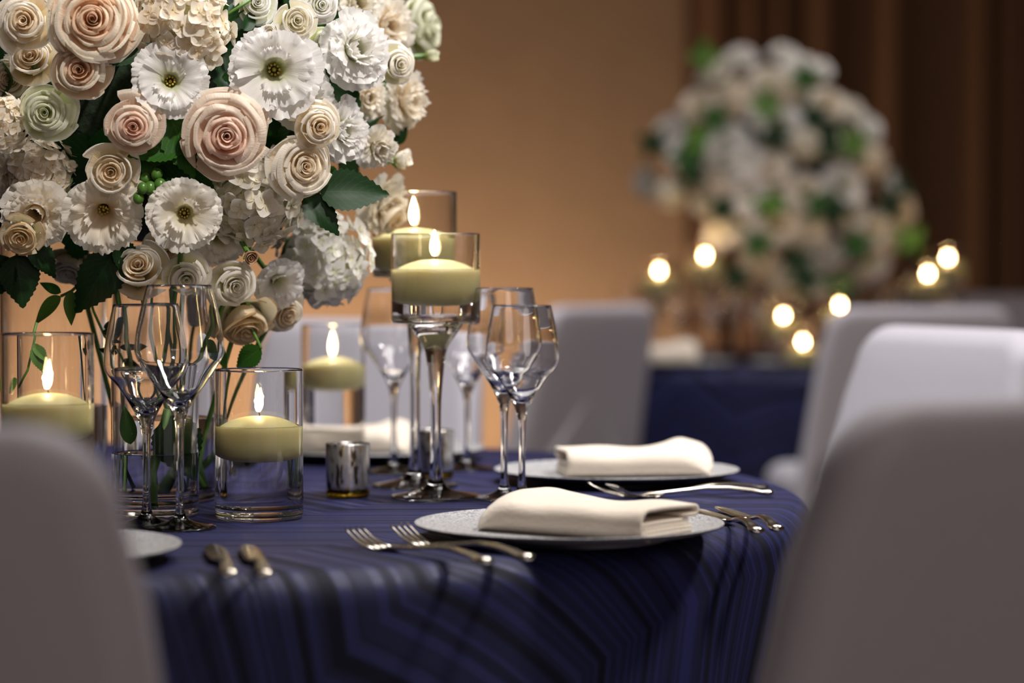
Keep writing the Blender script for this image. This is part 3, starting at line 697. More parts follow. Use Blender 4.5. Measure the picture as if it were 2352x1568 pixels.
def rose_petals(rings, seed, dome=0.42, curl0=0.11, nu=10, nv=9):
    """rings of (petal count, lip radius); each lip rolls outward over the gap to the next ring"""
    out = []; rr_ = random.Random(seed); a0 = 0
    for cnt, rl in rings:
        a0 += rr_.uniform(0.5, 1.1)
        for k in range(cnt):
            ph = a0 + 2 * PI * k / cnt + rr_.uniform(-0.22, 0.22)
            rl_ = rl * rr_.uniform(0.90, 1.09); last = rl >= rings[-2][1]
            top = 0.30 - dome * rl ** 1.8 + rr_.uniform(-0.045, 0.05)
            half = {1: 2.9, 2: 1.95, 3: 1.45, 4: 1.12, 5: 0.95}[cnt] * rr_.uniform(0.88, 1.12)
            curl = curl0 * (0.18 + 1.5 * rl) * rr_.uniform(0.3, 1.5); s1 = rr_.uniform(0, 40); pk = rr_.uniform(0, 0.10); lean = rr_.uniform(-0.03, 0.07) * rl; sp = rr_.uniform(-0.01, 0.11)
            if rl >= 1.0: top -= 0.10 + 0.22 * (dome > 0.3); half *= 0.80; curl *= 0.45; lean = rr_.uniform(0, 0.1)
            def fn(u, v, ph=ph, rl=rl_, top=top, half=half, curl=curl, s1=s1, pk=pk, lean=lean, last=last, sp=sp):
                edge = abs(u) ** 2.4
                hgt_ = 1 - 0.17 * edge + pk * (1 - abs(u))
                w = min(1, v / 0.78); c = max(0, (v - 0.70) / 0.30)
                if last: r_ = q2(0.03 + 0.10 * rl, rl * 1.10 + 0.07, rl + lean, w); z = q2(-0.82, -0.40, top, w * hgt_)
                else: r_ = q2(rl * 0.45, rl * 0.95 + 0.02, rl + lean, w); z = q2(top - 0.30 - 0.1 * rl, top - 0.22, top, w * hgt_)
                r_ += curl * c ** 1.5 * (1 - 0.35 * edge + (0.5 * u * u if rl > 0.5 else 0)); z += curl * (0.25 * c - 0.70 * c * c)
                nz_ = noise.noise(Vector((u * 1.8 + s1, v * 1.5, rl * 5)))
                r_ += (sp * u + 0.07 * nz_ * v) * (0.25 + rl) * w; z += 0.07 * nz_ * v * v + 0.02 * noise.noise(Vector((u * 5 + s1, v * 4, 3))) * v * v
                a = ph + u * half * (0.86 + 0.14 * math.sin(PI * min(1, v * 0.7 + 0.1)))
                return (r_ * math.cos(a), r_ * math.sin(a), z)
            out.append(petal_grid(fn, nu, nv))
    return out
def ruffle_petals(layers, seed, nu=16, nv=8, ruf=0.10, deep=-0.80, thr=0.0):
    """lisianthus and carnation: layers of (count, lip radius, lip height, half angle)"""
    out = []; rr_ = random.Random(seed); base = 0
    for li, (cnt, rl, zl, half) in enumerate(layers):
        base += 0.6
        for k in range(cnt):
            ph = base + 2 * PI * k / cnt + rr_.uniform(-0.15, 0.15); s = rr_.uniform(0, 50); dz = rr_.uniform(-0.10, 0.12); dr = rr_.uniform(-0.06, 0.06); tw_ = rr_.uniform(0.05, 0.10)
            def fn(u, v, ph=ph, s=s, rl=rl, zl=zl, half=half, dz=dz, dr=dr, tw_=tw_, li=li):
                ve = v * (1 - (0.08 if thr >= 0 else 0.16) * abs(u) ** 3)
                if ve < 0.34: r_ = 0.09 + 0.15 * (ve / 0.34) ** 2; z = deep + (-0.22 - deep) * (ve / 0.34)
                else:
                    t_ = (ve - 0.34) / 0.66; r_ = 0.24 + (rl + dr - 0.24) * t_ ** (0.95 + 0.5 * thr); z = -0.22 + (zl + dz + 0.22) * math.sin(t_ * PI / 2) ** 0.8
                w = v ** 3
                nz_ = noise.noise(Vector((u * 3.2 + s, v * 2, li))) ; nf = noise.noise(Vector((u * 11 + s, v * 3, li + 9)))
                nh = noise.noise(Vector((u * 22 + s, v * 5, li + 3)))
                lipw = v ** 9
                r_ += ruf * (0.5 * nf + 0.40 * nh) * lipw; z += ruf * (1.7 * nz_ * w + (1.0 * nf + 0.5 * nh) * lipw) + tw_ * u * v
                r_ *= 1 + 0.05 * u
                a = ph + u * half + 0.02 * nf * w
                return (r_ * math.cos(a), r_ * math.sin(a), z)
            out.append(petal_grid(fn, nu, nv))
    return out
def floret(seed):
    rr_ = random.Random(seed); V = []; F = []; UV = []
    for k in range(4):
        ph = k * PI / 2 + rr_.uniform(-0.15, 0.15); cup = rr_.uniform(-0.05, 0.45); s = rr_.uniform(0.85, 1.1); rl_ = rr_.uniform(-0.25, 0.25)
        def fn(u, v):
            w = 0.55 * math.sin(min(1, v * 1.02 + 0.06) ** 0.75 * PI * 0.93) ** 0.7 if v < 1 else 0.12
            x = u * w * s; y = (0.05 + v * 0.95) * s; z = cup * v * v - 0.12 * abs(u) * v + 0.12 * u * u + rl_ * x + 0.03 * math.sin(5 * x + 3 * y + seed)
            return (x * math.cos(ph) - y * math.sin(ph), x * math.sin(ph) + y * math.cos(ph), z)
        a, b_, c = petal_grid(fn, 4, 5); k0 = len(V); V += a; UV += [(q_[0], 0.35 + 0.65 * q_[1]) for q_ in c]; F += [tuple(k0 + i for i in f) for f in b_]
    return V, F, UV
def to_meshes(name, grids):
    return [mesh(name, v, f, [PM['white']], uv=u) for v, f, u in grids]
def joined(name, grids, mats=None):
    V = []; F = []; UV = []
    for v, f, u in grids:
        k = len(V); V += list(v); UV += u; F += [tuple(k + i for i in q_) for q_ in f]
    return mesh(name, V, F, mats or [PM['white']], uv=UV)
LIS = [(2, 0.52, 0.22, 0.80), (4, 0.86, 0.12, 1.05), (5, 1.02, -0.02, 0.95)]
CAR = [(4, 0.26, 0.32, 0.95), (6, 0.50, 0.28, 0.70), (7, 0.72, 0.16, 0.58), (7, 0.90, 0.0, 0.55), (7, 1.02, -0.20, 0.55)]
PROTO = {
 'rose': [to_meshes('petal', rose_petals(ROSE, s)) for s in (1, 2, 3)],
 'spray': [to_meshes('petal', rose_petals(SPRAY, s + 10, 0.5)) for s in (1, 2, 3)],
 'cup': [to_meshes('petal', rose_petals(CUP, s + 20, 0.35, 0.06)) for s in (1, 2)],
 'bud': [to_meshes('petal', rose_petals(BUD, 31, 0.5, 0.05))],
 'lis': [to_meshes('petal', ruffle_petals(LIS, s, 36, 13, 0.13)) for s in (1, 2, 3)],
 'car': [to_meshes('petal', ruffle_petals(CAR, s + 5, 12, 6, 0.12)) for s in (1, 2)],
}
FLORETS = [mesh('floret', *floret(s)[:2], mats=[PM['white']], uv=floret(s)[2]) for s in range(4)]
def sphere_pts(n):
    return [Vector((math.sqrt(1 - (1 - 2 * (i + 0.5) / n) ** 2) * math.cos(i * 2.39996), math.sqrt(1 - (1 - 2 * (i + 0.5) / n) ** 2) * math.sin(i * 2.39996), 1 - 2 * (i + 0.5) / n)) for i in range(n)]
def ball(r_, n=16, squash=1.0, z=0):
    return lathe([(0, z - r_ * squash)] + [(r_ * math.sin(PI * k / 10), z - r_ * squash * math.cos(PI * k / 10)) for k in range(1, 10)] + [(0, z + r_ * squash)], n)
CORE = mesh('core', *ball(0.72, 20), mats=[plain('hydrangea_core', (0.42, 0.42, 0.24), 0.9, 30, 0.3)])
def calyx_mesh():
    grids = []
    for k in range(5):
        ph = k * 2 * PI / 5
        def fn(u, v):
            w = 0.34 * (1 - v) ** 0.7 * (0.25 + v) ** 0.3; r_ = 0.10 + 0.50 * math.sin(v * 1.5); z = -0.86 + 0.50 * v * v; a = ph + u * w / max(r_, 0.1) * 0.6
            return (r_ * math.cos(a), r_ * math.sin(a), z)
        grids.append(petal_grid(fn, 4, 5))
    return joined('calyx', grids, [M['sepal']])
CALYX = calyx_mesh()
def stamen_mesh():
    V, F = ball(0.055, 8, 2.0, -0.42); rr_ = random.Random(4)
    for k in range(9):
        a = k * 2 * PI / 9; x, y = 0.10 * math.cos(a), 0.10 * math.sin(a)
        tube([(x * 0.3, y * 0.3, -0.72), (x, y, -0.40 + rr_.uniform(-0.05, 0.05)), (x * 1.15, y * 1.15, -0.30 + rr_.uniform(-0.06, 0.06))], lambda t: 0.012 + 0.022 * (t > 0.9), 6, V, F)
    return mesh('stamens', V, F, [M['stamen']])
STAM = stamen_mesh()

# ------------------------------------------------------------------ near bouquet
BCEN = P(330, 170, 2.66); BR = 0.285
def on_ball(px, py, off=0.0):
    r_ = ray(px, py); o = Vector((0, 0, CAMZ)); oc = o - BCEN; bq = r_.dot(oc); cq = oc.dot(oc) - (BR + off) ** 2; disc = bq * bq - cq
    return o + r_ * (-bq - (math.sqrt(disc) if disc > 0 else 0.0))
VB = T(378, 1150); VB_R = 0.0545   # tall flower vase
def qrot(dirv, spin):
    return dirv.to_track_quat('Z', 'Y') @ Matrix.Rotation(spin, 3, 'Z').to_quaternion()
def stem_for(t, p, dirv, r_, long_to=None):
    s = 1 / t.scale.x
    inv = (Matrix.Translation(p) @ t.rotation_euler.to_matrix().to_4x4()).inverted()
    a = p - dirv * r_ * 0.78
    end = Vector(long_to) if long_to is not None else BCEN + (p - BCEN) * 0.15
    c = a - dirv * 0.07 if long_to is None else a - dirv * 0.05 + Vector((0, 0, -0.07))
    pts = [(inv @ q_) * s for q_ in bez(a, c, end, 8)]
    link('stem', mesh('stem', *tube(pts, 0.0028 * s, 7), mats=[M['stem']]), t)
def flower(kind, px, py, rp, mat, label, off=0.0, lookat=0.55, tilt=(0, 0), d=None, stem=None, var=None, cat='flower', squash=1.0):
    p = on_ball(px, py, off) if d is None else P(px, py, d)
    r_ = rp / pxm(p.y)
    outv = (p - BCEN).normalized(); toc = (Vector((0, 0, CAMZ)) - p).normalized()
    dv = (outv * (1 - lookat) + toc * lookat); dv = (dv + Vector((tilt[0], 0, tilt[1]))).normalized()
    names = {'rose': 'rose', 'spray': 'spray_rose', 'cup': 'cupped_rose', 'bud': 'rose_bud', 'lis': 'lisianthus', 'car': 'carnation', 'hyd': 'hydrangea'}
    t = thing(names[kind], label, cat, p, qrot(dv, rnd.uniform(0, 6.28)), r_, 'flowers of the near arrangement')
    m_ = PM[mat]
    if kind == 'hyd':
        n = 120
        link('core', CORE, t)
        for v in sphere_pts(n):
            if v.z < -0.35: continue
            v = (v + Vector((rnd.uniform(-1, 1), rnd.uniform(-1, 1), rnd.uniform(-1, 1))) * 0.09)
            o = link('floret', rnd.choice(FLORETS), t, v * rnd.uniform(0.82, 1.0), qrot(v.normalized() + Vector((rnd.uniform(-1, 1), rnd.uniform(-1, 1), rnd.uniform(-1, 1))) * 0.35, rnd.uniform(0, 6)), m_)
            o.scale = (rnd.uniform(0.22, 0.31),) * 3
    else:
        pl = PROTO[kind]; pl = pl[(var if var is not None else rnd.randrange(9)) % len(pl)]
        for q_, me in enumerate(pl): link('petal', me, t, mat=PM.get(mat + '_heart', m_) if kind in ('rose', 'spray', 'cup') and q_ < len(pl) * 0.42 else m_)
        link('calyx', CALYX, t)
        if kind == 'lis': link('stamens', STAM, t)
    stem_for(t, p, dv, r_, stem)
    return t
def vase_pt(k, z=0.765):
    a = k * 1.9; return (VB.x + 0.034 * math.cos(a), VB.y + 0.034 * math.sin(a), z)
FL = [
 ('rose', 213, 46, 96, 'peach', 'largest peach rose, cut by the top frame edge at upper left', 0.03, dict(tilt=(0.02, 0.05))),
 ('spray', 55, 48, 62, 'cream', 'cream spray rose in the top left corner', 0.0, {}),
 ('cup', 70, 132, 55, 'cream', 'shaded cream rose tucked under the corner spray rose', -0.03, dict(tilt=(0, 0.5))),
 ('spray', 182, 160, 66, 'peach', 'small peach rose directly below the largest peach rose', 0.02, {}),
 ('spray', 104, 258, 62, 'green', 'greenish white rose left of the dark leaf gap', 0.01, {}),
 ('spray', 306, 290, 62, 'blush', 'small blush rose above the lone cream spray rose', 0.03, {}),
 ('cup', 322, 232, 42, 'cream', 'half-hidden cream rose above the small blush rose', 0.0, dict(tilt=(0, 0.6))),
 ('cup', 255, 394, 60, 'cream', 'lone cream spray rose beside green berries, open to the front', 0.03, {}),
 ('lis', 392, 182, 86, 'white', 'white lisianthus with dark yellow eye between rose and hydrangea', 0.01, dict(lookat=0.8, tilt=(0.0, 0.15))),
 ('rose', 520, 312, 92, 'blush', 'large blush rose in the middle of the arrangement', 0.05, dict(lookat=0.75)),
 ('hyd', 415, 58, 112, 'cream', 'cream hydrangea at the top, right of the largest peach rose', -0.02, {}),
 ('lis', 632, 160, 106, 'white', 'biggest white lisianthus with a deep open eye, upper centre', 0.04, dict(lookat=0.85)),
 ('cup', 682, 48, 48, 'ivory', 'ivory spray rose above the biggest lisianthus', 0.05, {}),
 ('bud', 620, 72, 34, 'ivory', 'small closed ivory bud left of the ivory spray rose', 0.04, dict(tilt=(-0.4, 0))),
 ('spray', 738, 12, 42, 'white', 'small white rose cut by the top edge, right of the ivory one', 0.04, {}),
 ('car', 822, 112, 92, 'white', 'large pure white ruffled bloom at upper right of the arrangement', 0.03, dict(tilt=(0.25, 0.1))),
 ('car', 700, 222, 78, 'white', 'white ruffled bloom under the biggest lisianthus', 0.0, {}),
 ('spray', 733, 290, 52, 'cream', 'round cream spray rose against white ruffles, right of centre', 0.06, {}),
 ('car', 790, 300, 76, 'white', 'white ruffled carnation just right of the round cream spray rose', 0.02, dict(tilt=(0.5, 0.0))),
 ('rose', 698, 382, 68, 'cream', 'cream garden rose above the big toothed leaf', 0.05, dict(tilt=(0.1, 0.1))),
 ('hyd', 585, 450, 112, 'ivory', 'ivory hydrangea below the large blush rose', -0.01, {}),
 ('hyd', 742, 592, 108, 'white', 'white hydrangea hanging lowest at the right, by the goblets', 0.0, {}),
 ('lis', 424, 492, 84, 'ivory', 'ivory lisianthus with pale green eye, lower middle', 0.06, dict(lookat=0.8)),
 ('lis', 236, 492, 88, 'cream', 'cream lisianthus under the lone spray rose, lower left', 0.03, dict(tilt=(0, -0.1))),
 ('car', 82, 492, 80, 'cream', 'ruffled cream bloom with brownish lower petals at far left', 0.02, {}),
 ('cup', 48, 545, 50, 'rust', 'rust-edged rose low at the left frame edge', 0.05, dict(tilt=(0, -0.2))),
 ('cup', 318, 612, 66, 'cream', 'cream rose turned upward showing its underside, bottom centre-left', 0.02, dict(tilt=(-0.1, 0.75))),
 ('spray', 428, 640, 50, 'ivory', 'ivory spray rose directly above the wine glasses', 0.05, {}),
 ('spray', 540, 656, 52, 'ivory', 'ivory spray rose below the dried brown bud', 0.05, dict(tilt=(0.1, 0))),
 ('bud', 577, 592, 30, 'dry', 'dried brown bud between the hydrangeas', 0.06, {}),
 ('cup', 566, 752, 72, 'rust', 'lowest big cream rose with browned edges above the candle', 0.05, dict(tilt=(0.1, -0.75))),
 ('cup', 660, 722, 48, 'cream', 'small cream rose with brown base under the lowest hydrangea', 0.04, dict(tilt=(0.3, -0.1))),
 ('lis', 640, 650, 62, 'white', 'white wavy bloom between ivory spray rose and lowest hydrangea', 0.02, dict(tilt=(0.2, -0.1))),
 ('bud', 932, 366, 40, 'ivory', 'pale open bud jutting out at the right edge', 0.02, dict(tilt=(0.5, 0.3))),
 ('car', 868, 340, 54, 'ivory', 'ivory bloom seen side-on left of the jutting bud', 0.02, dict(tilt=(0.2, -0.3))),
 ('car', 885, 470, 72, 'ivory', 'ivory ruffled bloom touching the rear goblet', 0.0, dict(tilt=(0.3, -0.2))),
 ('cup', 905, 505, 46, 'cream', 'cream rose hanging just beside the rear goblet flame', 0.02, dict(tilt=(0.3, -0.5))),
 ('car', 935, 232, 74, 'cream', 'cream ruffled bloom on the right edge of the arrangement', -0.01, dict(tilt=(0.4, -0.1))),
 ('spray', 918, 148, 44, 'ivory', 'small ivory rose above the right-edge ruffled bloom', 0.03, {}),
 ('car', 893, 62, 76, 'cream', 'yellowish cream bloom behind the pure white one, top right', -0.05, {}),
 ('rose', 985, 58, 64, 'green', 'blurred greenish white rose at the top right corner of flowers', 0.0, dict(d=2.82, tilt=(0.5, 0.1))),
 ('bud', 997, 127, 28, 'green', 'green-white bud on a short stem below the blurred rose', 0.0, dict(d=2.7, tilt=(0.9, 0.1))),
 ('hyd', 92, 395, 78, 'cream', 'shaded cream hydrangea at left below the greenish rose', -0.03, {}),
 ('hyd', 5, 285, 66, 'cream', 'cream hydrangea cut by the left edge', 0.0, {}),
 ('cup', 160, 622, 58, 'ivory', 'drooping ivory rose in shade at lower left', -0.03, dict(tilt=(-0.1, -0.6))),
 ('lis', 500, 545, 66, 'ivory', 'ivory petals peeping between two hydrangeas', 0.0, {}),
 ('spray', 590, 6, 46, 'white', 'white rose cut by the top edge near the green stems', -0.02, {}),
 ('car', 822, 10, 66, 'ivory', 'ivory ruffled bloom cut by the top edge, right side', -0.02, {}),
 ('cup', 470, 702, 46, 'ivory', 'ivory rose hanging over the vase mouth behind the wine glass', -0.03, dict(tilt=(0, -0.5))),
 ('spray', 745, 98, 36, 'green', 'small yellowish rose in the gap left of the pure white bloom', 0.0, {}),
 ('car', 845, 225, 52, 'cream', 'cream bloom in the gap below the pure white one', -0.03, {}),
 ('rose', 20, 180, 50, 'cream', 'shaded cream rose at the left edge above the hydrangea', -0.04, {}),
 ('cup', 385, 575, 46, 'cream', 'shaded cream rose beneath the pale-eyed lisianthus', -0.02, dict(tilt=(0, -0.3))),
 ('lis', 20, 400, 60, 'cream', 'dim cream lisianthus at the left frame edge', -0.04, {}),
]
LONG = {26: 0, 27: 1, 28: 2, 30: 3, 31: 4, 44: 5, 48: 6, 52: 7, 22: 8, 23: 9}
for i, (kind, px, py, rp, mt, lab, off, kw) in enumerate(FL):
    flower(kind, px, py, rp, mt, lab, off, stem=vase_pt(LONG[i]) if i in LONG else None, **kw)
tag(link('floral_foam', mesh('floral_foam', *ball(0.185, 24), mats=[M['foam']]), None, BCEN), 'dark floral foam ball hidden inside the near flower arrangement', 'floral foam')

# ------------------------------------------------------------------ leaves and sprigs
def leaf_mesh(wid, serr, bend, fold, n=22):
    V = []; F = []; UV = []
    for j in range(n + 1):
        v = j / n; w = wid * (math.sin(PI * v ** 0.75) ** 0.85) * (1 - 0.25 * v)
        if serr and 0 < j < n: w += serr * (1 if j % 2 else -1) * 0.5
        w = max(w, 0.004)
        for u in (-1, -0.5, 0, 0.5, 1):
            V.append((u * w, v, bend * v * v - fold * (1 - abs(u)) * w * 0.0 + fold * abs(u) * w)); UV.append(((u + 1) / 2, v))
    for j in range(n):
        for i in range(4): a_ = j * 5 + i; F.append((a_, a_ + 1, a_ + 6, a_ + 5))
    return mesh('leaf', V, F, [M['leaf_dark']], uv=UV)
LEAF = [leaf_mesh(0.36, 0.035, -0.25, 0.25), leaf_mesh(0.30, 0.03, 0.2, 0.35), leaf_mesh(0.24, 0.0, -0.15, 0.3, 14), leaf_mesh(0.42, 0.03, -0.1, 0.15)]
def leaf_at(parent, p, tipdir, nrm, length, kind, mat, base=Vector((0, 0, 0))):
    y = tipdir.normalized(); z = (nrm - y * nrm.dot(y)).normalized(); x = y.cross(z)
    R = Matrix((x, y, z)).transposed()
    o = link('leaf', LEAF[kind], parent, p - base, R, M[mat]); o.scale = (length,) * 3; return o
def pixdir(px0, py0, px1, py1, p, dd=0.0):
    return P(px1, py1, p.y + dd) - p
def sprig(label, leaves, stem_px=None, off=0.0, d=None):
    """leaves: (px base, py base, px tip, py tip, kind, material, depth lean)"""
    b0 = leaves[0]; p0 = on_ball(b0[0], b0[1], off) if d is None else P(b0[0], b0[1], d)
    t = thing('leaf_sprig', label, 'leaves', p0, group='green leaf sprigs of the near arrangement')
    for (ax, ay, tx, ty, kd, mt, dd) in leaves:
        p = P(ax, ay, p0.y); dv = pixdir(ax, ay, tx, ty, p, dd)
        toc = (Vector((0, 0, CAMZ)) - p).normalized(); nr = (toc + Vector((rnd.uniform(-0.5, 0.5), 0, rnd.uniform(-0.1, 0.7)))).normalized()
        leaf_at(t, p, dv, nr, dv.length, kd, mt, p0)
    if stem_px:
        pts = [P(x, y, p0.y + 0.004) - p0 for x, y in stem_px]
    else:
        pts = bez(Vector((0, 0, 0)), (BCEN - p0) * 0.3 + Vector((0, 0, -0.01)), (BCEN - p0) * 0.75, 6)
    link('stem', mesh('stem', *tube(pts, 0.0016, 6), mats=[M['stem']]), t)
    return t
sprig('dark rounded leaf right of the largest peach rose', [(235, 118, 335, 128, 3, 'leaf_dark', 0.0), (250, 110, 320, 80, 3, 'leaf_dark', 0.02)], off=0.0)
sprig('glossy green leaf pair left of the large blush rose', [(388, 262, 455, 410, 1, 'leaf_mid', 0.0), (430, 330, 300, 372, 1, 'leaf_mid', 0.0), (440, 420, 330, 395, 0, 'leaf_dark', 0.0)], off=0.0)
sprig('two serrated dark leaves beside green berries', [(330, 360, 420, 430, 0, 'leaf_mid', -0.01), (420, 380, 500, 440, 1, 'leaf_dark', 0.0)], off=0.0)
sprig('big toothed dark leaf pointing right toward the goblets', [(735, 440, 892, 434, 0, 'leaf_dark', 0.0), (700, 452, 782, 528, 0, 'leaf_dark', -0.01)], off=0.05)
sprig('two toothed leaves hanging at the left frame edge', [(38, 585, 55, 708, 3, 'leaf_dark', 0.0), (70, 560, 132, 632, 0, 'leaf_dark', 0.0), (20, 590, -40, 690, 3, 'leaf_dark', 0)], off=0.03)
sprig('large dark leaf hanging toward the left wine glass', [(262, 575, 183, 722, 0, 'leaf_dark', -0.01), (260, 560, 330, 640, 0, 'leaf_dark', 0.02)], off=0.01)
sprig('small light green leaves dangling above the left candle', [(140, 680, 74, 742, 2, 'leaf_light', 0), (165, 668, 160, 748, 2, 'leaf_light', 0), (140, 672, 90, 648, 2, 'leaf_mid', 0)], [(195, 640), (165, 668), (140, 680)], d=2.46)
sprig('thin vine with tiny dark leaves beside the left wine glass', [(238, 752, 285, 738, 2, 'leaf_dark', 0), (236, 760, 272, 770, 2, 'leaf_dark', 0), (262, 812, 225, 800, 2, 'leaf_dark', 0), (275, 830, 330, 850, 2, 'leaf_dark', 0), (268, 790, 330, 792, 2, 'leaf_dark', 0), (255, 780, 240, 815, 2, 'leaf_mid', 0)], [(200, 660), (215, 715), (240, 770), (270, 815), (300, 870)], d=2.5)
sprig('yellow-green leaves trailing inside the left frame edge', [(75, 792, 100, 855, 0, 'leaf_light', 0), (70, 790, 108, 830, 2, 'leaf_light', 0), (20, 870, -30, 905, 2, 'leaf_light', 0)], [(84, 740), (72, 790), (55, 850), (25, 890)], d=2.42)
sprig('bright green stems crossing the gap at the top', [(560, 70, 590, 20, 2, 'leaf_dark', 0.02), (520, 60, 545, -10, 2, 'leaf_dark', 0.02), (575, 95, 600, 40, 2, 'leaf_dark', 0.03)], [(500, 48), (540, 22), (575, 0)], off=-0.02)
sprig('dark leaf peeking out behind the ivory side-on bloom', [(905, 330, 935, 290, 3, 'leaf_dark', 0), (840, 300, 870, 260, 2, 'leaf_dark', 0.02), (870, 200, 905, 165, 2, 'leaf_mid', 0)], off=-0.02)
sprig('leaf under the lowest browned rose near the candle rim', [(600, 800, 535, 845, 0, 'leaf_mid', 0.01), (480, 780, 530, 850, 2, 'leaf_mid', 0.01)], d=2.5)
# filler foliage inside the ball
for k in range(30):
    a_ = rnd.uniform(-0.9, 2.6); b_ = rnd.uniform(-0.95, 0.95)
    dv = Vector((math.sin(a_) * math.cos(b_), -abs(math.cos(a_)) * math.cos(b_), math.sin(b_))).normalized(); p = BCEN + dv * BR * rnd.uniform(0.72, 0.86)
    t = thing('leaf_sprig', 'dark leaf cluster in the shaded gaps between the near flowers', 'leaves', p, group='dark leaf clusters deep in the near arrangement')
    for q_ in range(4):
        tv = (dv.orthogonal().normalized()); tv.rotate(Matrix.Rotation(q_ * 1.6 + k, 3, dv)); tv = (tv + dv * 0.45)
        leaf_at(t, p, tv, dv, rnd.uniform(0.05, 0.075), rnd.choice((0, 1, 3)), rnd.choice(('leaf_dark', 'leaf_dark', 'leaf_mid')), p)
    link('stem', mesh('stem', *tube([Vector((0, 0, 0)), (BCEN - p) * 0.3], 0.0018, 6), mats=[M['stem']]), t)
# berries
pb = on_ball(352, 425, 0.025); t = thing('berry_cluster', 'green berry cluster right of the lone cream spray rose', 'berries', pb)
for (x, y, r_) in ((318, 455, 13), (345, 432, 15), (368, 425, 15), (335, 410, 14), (360, 400, 14), (385, 440, 12), (352, 455, 13), (328, 432, 13)):
    link('berry', mesh('berry', *ball(r_ / pxm(pb.y), 16, 1.1), mats=[M['berry']]), t, P(x, y, pb.y + rnd.uniform(-0.01, 0.01)) - pb)
link('stem', mesh('stem', *tube([Vector((0, 0.012, 0)), (BCEN - pb) * 0.3], 0.0018, 6), mats=[M['stem']]), t)

# ------------------------------------------------------------------ tall vases
def vase(name, loc, h, ro, water, label, wall=0.0035):
    t = thing(name, label, 'vase', loc)
    G, Wt = cyl_glass(h, ro, wall, 0.014, water, 64)
    link('glass_wall', mesh('glass_wall', *G, mats=[M['glass']]), t)
    link('water', mesh('water', Wt[0], Wt[1], [M['water_side'], M['water_top']], fmat=Wt[2]), t)
    return t
vase('flower_vase', VB, 0.235, VB_R, 0.09, 'tall glass vase holding green stems behind the pair of wine glasses')
VA = P(124, 900, 2.64); VA.z = TZ
vase('flower_vase', VA, 0.30, 0.058, 0.10, 'tall glass vase behind the left candle cylinder')
pc = T(357, 1184)
vase('short_vase', pc, hgt(844, pc.y), 100 / pxm(pc.y), hgt(1038, pc.y), 'short glass vase with a submerged leaf behind the right wine glass', 0.0026)
t = thing('leaf_sprig', 'leaf and thick green stem standing in the short water vase', 'leaves', (pc.x, pc.y, TZ + 0.012))
leaf_at(t, P(390, 955, pc.y) - Vector((0, 0, 0)), P(425, 1078, pc.y) - P(390, 955, pc.y), Vector((0.2, -1, 0.3)), 0.068, 3, 'leaf_dark', Vector((pc.x, pc.y, TZ + 0.012)))
leaf_at(t, P(300, 1020, pc.y), P(290, 960, pc.y) - P(300, 1020, pc.y), Vector((0.2, -1, 0.3)), 0.04, 2, 'leaf_mid', Vector((pc.x, pc.y, TZ + 0.012)))
link('stem', mesh('stem', *tube([P(352, 1165, pc.y) - Vector((pc.x, pc.y, TZ + 0.012)), P(350, 1080, pc.y) - Vector((pc.x, pc.y, TZ + 0.012)), P(385, 940, pc.y) - Vector((pc.x, pc.y, TZ + 0.012))], 0.0042, 10), mats=[M['stem']]), t)

# ------------------------------------------------------------------ far table setting
def far(px, py, d): return P(px, py, d)
FARM = {'rose': joined('far_rose', rose_petals(SPRAY, 51, 0.4, 0.11, 5, 5)), 'lis': joined('far_lisianthus', ruffle_petals(LIS, 52, 6, 4)), 'car': joined('far_carnation', ruffle_petals(CAR[1:], 53, 5, 4))}
_fl = [floret(s) for s in range(3)]
def far_hyd():
    grids = []
    for v in sphere_pts(60):
        q_ = qrot(v, rnd.uniform(0, 6)); a_, f_, u_ = rnd.choice(_fl)
        grids.append(([v * 0.85 + q_ @ (Vector(w) * 0.26) for w in a_], f_, u_))
    return joined('far_hydrangea', grids)
FARM['hyd'] = far_hyd()
FARF = [(1475, 415, 36), (1540, 445, 40), (1535, 300, 44), (1600, 240, 48), (1560, 350, 40), (1640, 160, 44), (1665, 330, 58), (1690, 230, 46), (1700, 130, 40), (1760, 180, 46), (1790, 280, 56), (1770, 380, 50), (1840, 150, 50),
 (1850, 330, 44), (1800, 120, 34), (1905, 235, 50), (1880, 160, 36), (1960, 250, 36), (1995, 290, 40), (2000, 370, 42), (1940, 430, 62), (1850, 440, 50), (1720, 450, 44), (1650, 420, 40), (1610, 460, 36), (1590, 400, 34),
 (1700, 520, 50), (1790, 520, 52), (1650, 540, 38), (1860, 530, 46), (1890, 590, 52), (1740, 600, 48), (1960, 500, 46), (2010, 530, 48), (2000, 600, 56), (2080, 480, 38), (2065, 540, 36), (1800, 640, 44), (1870, 650, 44), (1950, 640, 40), (1720, 370, 40), (1930, 330, 38), (2060, 420, 30), (1810, 210, 44), (1740, 250, 40)]
BD = 6.62
FARN = {(1475, 415): 'lone blurred white bloom sticking out at far left of the far arrangement', (1640, 160): 'blurred bloom highest at the left shoulder of the far arrangement', (2060, 420): 'small blurred bloom sticking out at far right of the far arrangement',
        (1840, 150): 'blurred bloom at the top right of the far arrangement', (2080, 480): 'blurred bloom hanging at the right edge above the two right-hand candles', (1650, 540): 'blurred bloom lowest on the left, above the second far candle'}
fkinds = ['rose', 'lis', 'car', 'hyd']
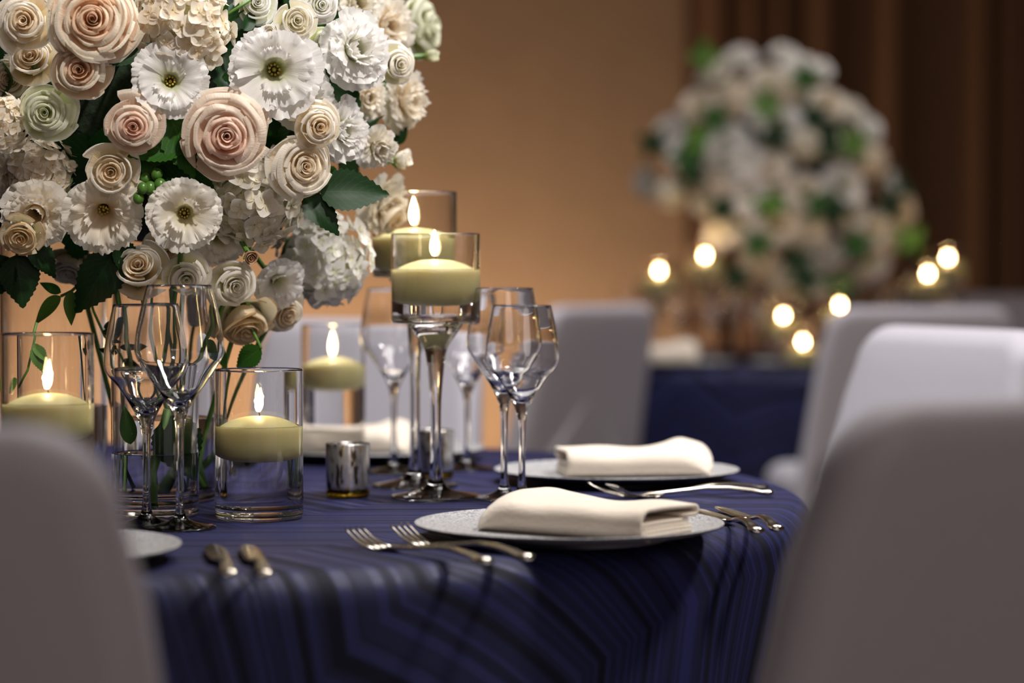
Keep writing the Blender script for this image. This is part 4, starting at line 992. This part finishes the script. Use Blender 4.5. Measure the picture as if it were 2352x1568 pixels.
for i, (px, py, rp) in enumerate(FARF):
    cx_, cy_ = 1800, 420
    rad = math.hypot(px - cx_, py - cy_) / 330
    d = BD - 0.28 * math.sqrt(max(0.05, 1 - min(1, rad) ** 2))
    p = P(px, py, d); k = fkinds[(i * 7 + i // 3) % 4]
    dv = (Vector(((px - cx_) / 330, -0.9, (cy_ - py) / 330 + 0.15))).normalized()
    o = link({'rose': 'rose', 'lis': 'lisianthus', 'car': 'carnation', 'hyd': 'hydrangea'}[k], FARM[k], None, p, qrot(dv, rnd.uniform(0, 6)), PM[('white', 'ivory', 'white', 'cream')[i % 4]])
    o.scale = (rp * 0.98 / pxm(d),) * 3
    tag(o, 'out-of-focus white or cream bloom in the far flower arrangement', 'flower', 'blooms of the far arrangement')
    if (px, py) in FARN: o['label'] = FARN[(px, py)]
FARL = [(1575, 360), (1590, 400), (1600, 320), (1560, 430), (1640, 270), (1780, 310), (1760, 240), (1870, 270), (1850, 180), (1905, 330), (1960, 330), (1920, 480), (1880, 470), (1830, 600), (1770, 470), (1660, 480), (1970, 560), (2060, 430), (2090, 550), (1850, 640), (1930, 660), (1690, 640), (1620, 130), (1500, 330), (1740, 560), (2040, 470)]
for i, (px, py) in enumerate(FARL):
    p = P(px, py, BD - (0.29 if 1560 < px < 2000 else 0.18)); t = thing('leaf_sprig', 'out-of-focus green leaf cluster in the far flower arrangement', 'leaves', p, group='leaf clusters of the far arrangement')
    for q_ in range(4):
        a_ = q_ * 1.6 + i; leaf_at(t, p, Vector((math.cos(a_), -0.2, math.sin(a_))), Vector((0, -1, 0.3)), 0.050, 3 if q_ % 2 else 0, ('leaf_mid', 'leaf_dark', 'leaf_light', 'leaf_dark')[i % 4], p)
fc = P(1830, 400, BD + 0.02)
tag(link('floral_foam', mesh('floral_foam', *ball(0.20, 20, 1.15), mats=[M['foam']]), None, fc), 'dark foam core inside the far flower arrangement', 'floral foam')
vf = Vector((fc.x, fc.y, TZ))
vase('flower_vase', vf, 0.34, 0.06, 0.10, 'glass vase under the far flower arrangement')
# candles of the far table
FG = [(1515, 618, 6.25, 'goblet', 'leftmost of the far candles'), (1620, 583, 6.35, 'goblet', 'second far candle from the left, higher than its neighbour'), (2132, 625, 6.3, 'goblet', 'lower of the two far candles right of the blurred flowers'),
      (2178, 588, 6.45, 'goblet', 'rightmost and highest of the far candles'), (1800, 720, 6.22, 'cyl', 'brightest low far candle left of the chair, under the flowers'), (1930, 696, 6.2, 'cyl', 'low far candle directly over the blurred chair back'), (1845, 785, 6.05, 'cyl', 'lowest and dimmest of the far candles, near the table edge')]
for (px, py, d, k, nm) in FG:
    p = P(px, py, d); zf = p.z - 0.025 - TZ   # water level above the table
    if k == 'goblet':
        goblet_candle((p.x, p.y, TZ), 0, zf + 0.045, 0.047, 0.095, 0.05, 'stemmed goblet of the ' + nm, nm + ', in a goblet', far=True, power=0.05, group='lit candles on the far table')
    else:
        cylinder_candle((p.x, p.y, TZ), 0, zf + 0.06, 0.044, max(zf, 0.045), 'glass cylinder of the ' + nm, nm + ', in a cylinder', far=True, power=0.05, group='lit candles on the far table')
WM = wine_mesh(0.215, 0.030, 0.0385, 24)
for i, (px, d) in enumerate(((1440, 6.3), (1492, 6.42), (1640, 6.15), (1690, 6.3), (1740, 6.2), (1610, 6.5), (2025, 6.3), (2070, 6.4), (2175, 6.2), (1560, 6.2))):
    p = P(px, 800, d)
    tag(link('wine_glass', WM, None, (p.x, p.y, TZ)), 'out-of-focus wine glass on the far table', 'wine glass', 'wine glasses on the far table')
for (px, d, lab) in ((1560, 6.12, 'blurred plate at the left front of the far table'), (1850, 6.08, 'blurred plate at the middle front of the far table')):
    p = P(px, 800, d); tag(link('dinner_plate', PMESH, None, (p.x, p.y, TZ)), lab, 'plate', 'plates on the far table')
p = P(1610, 800, 6.05); napkin((p.x, p.y, NZ), 0.1, 0.17, 0.09, 0.05, 6, True, 'blurred cream napkin on the far table plate')
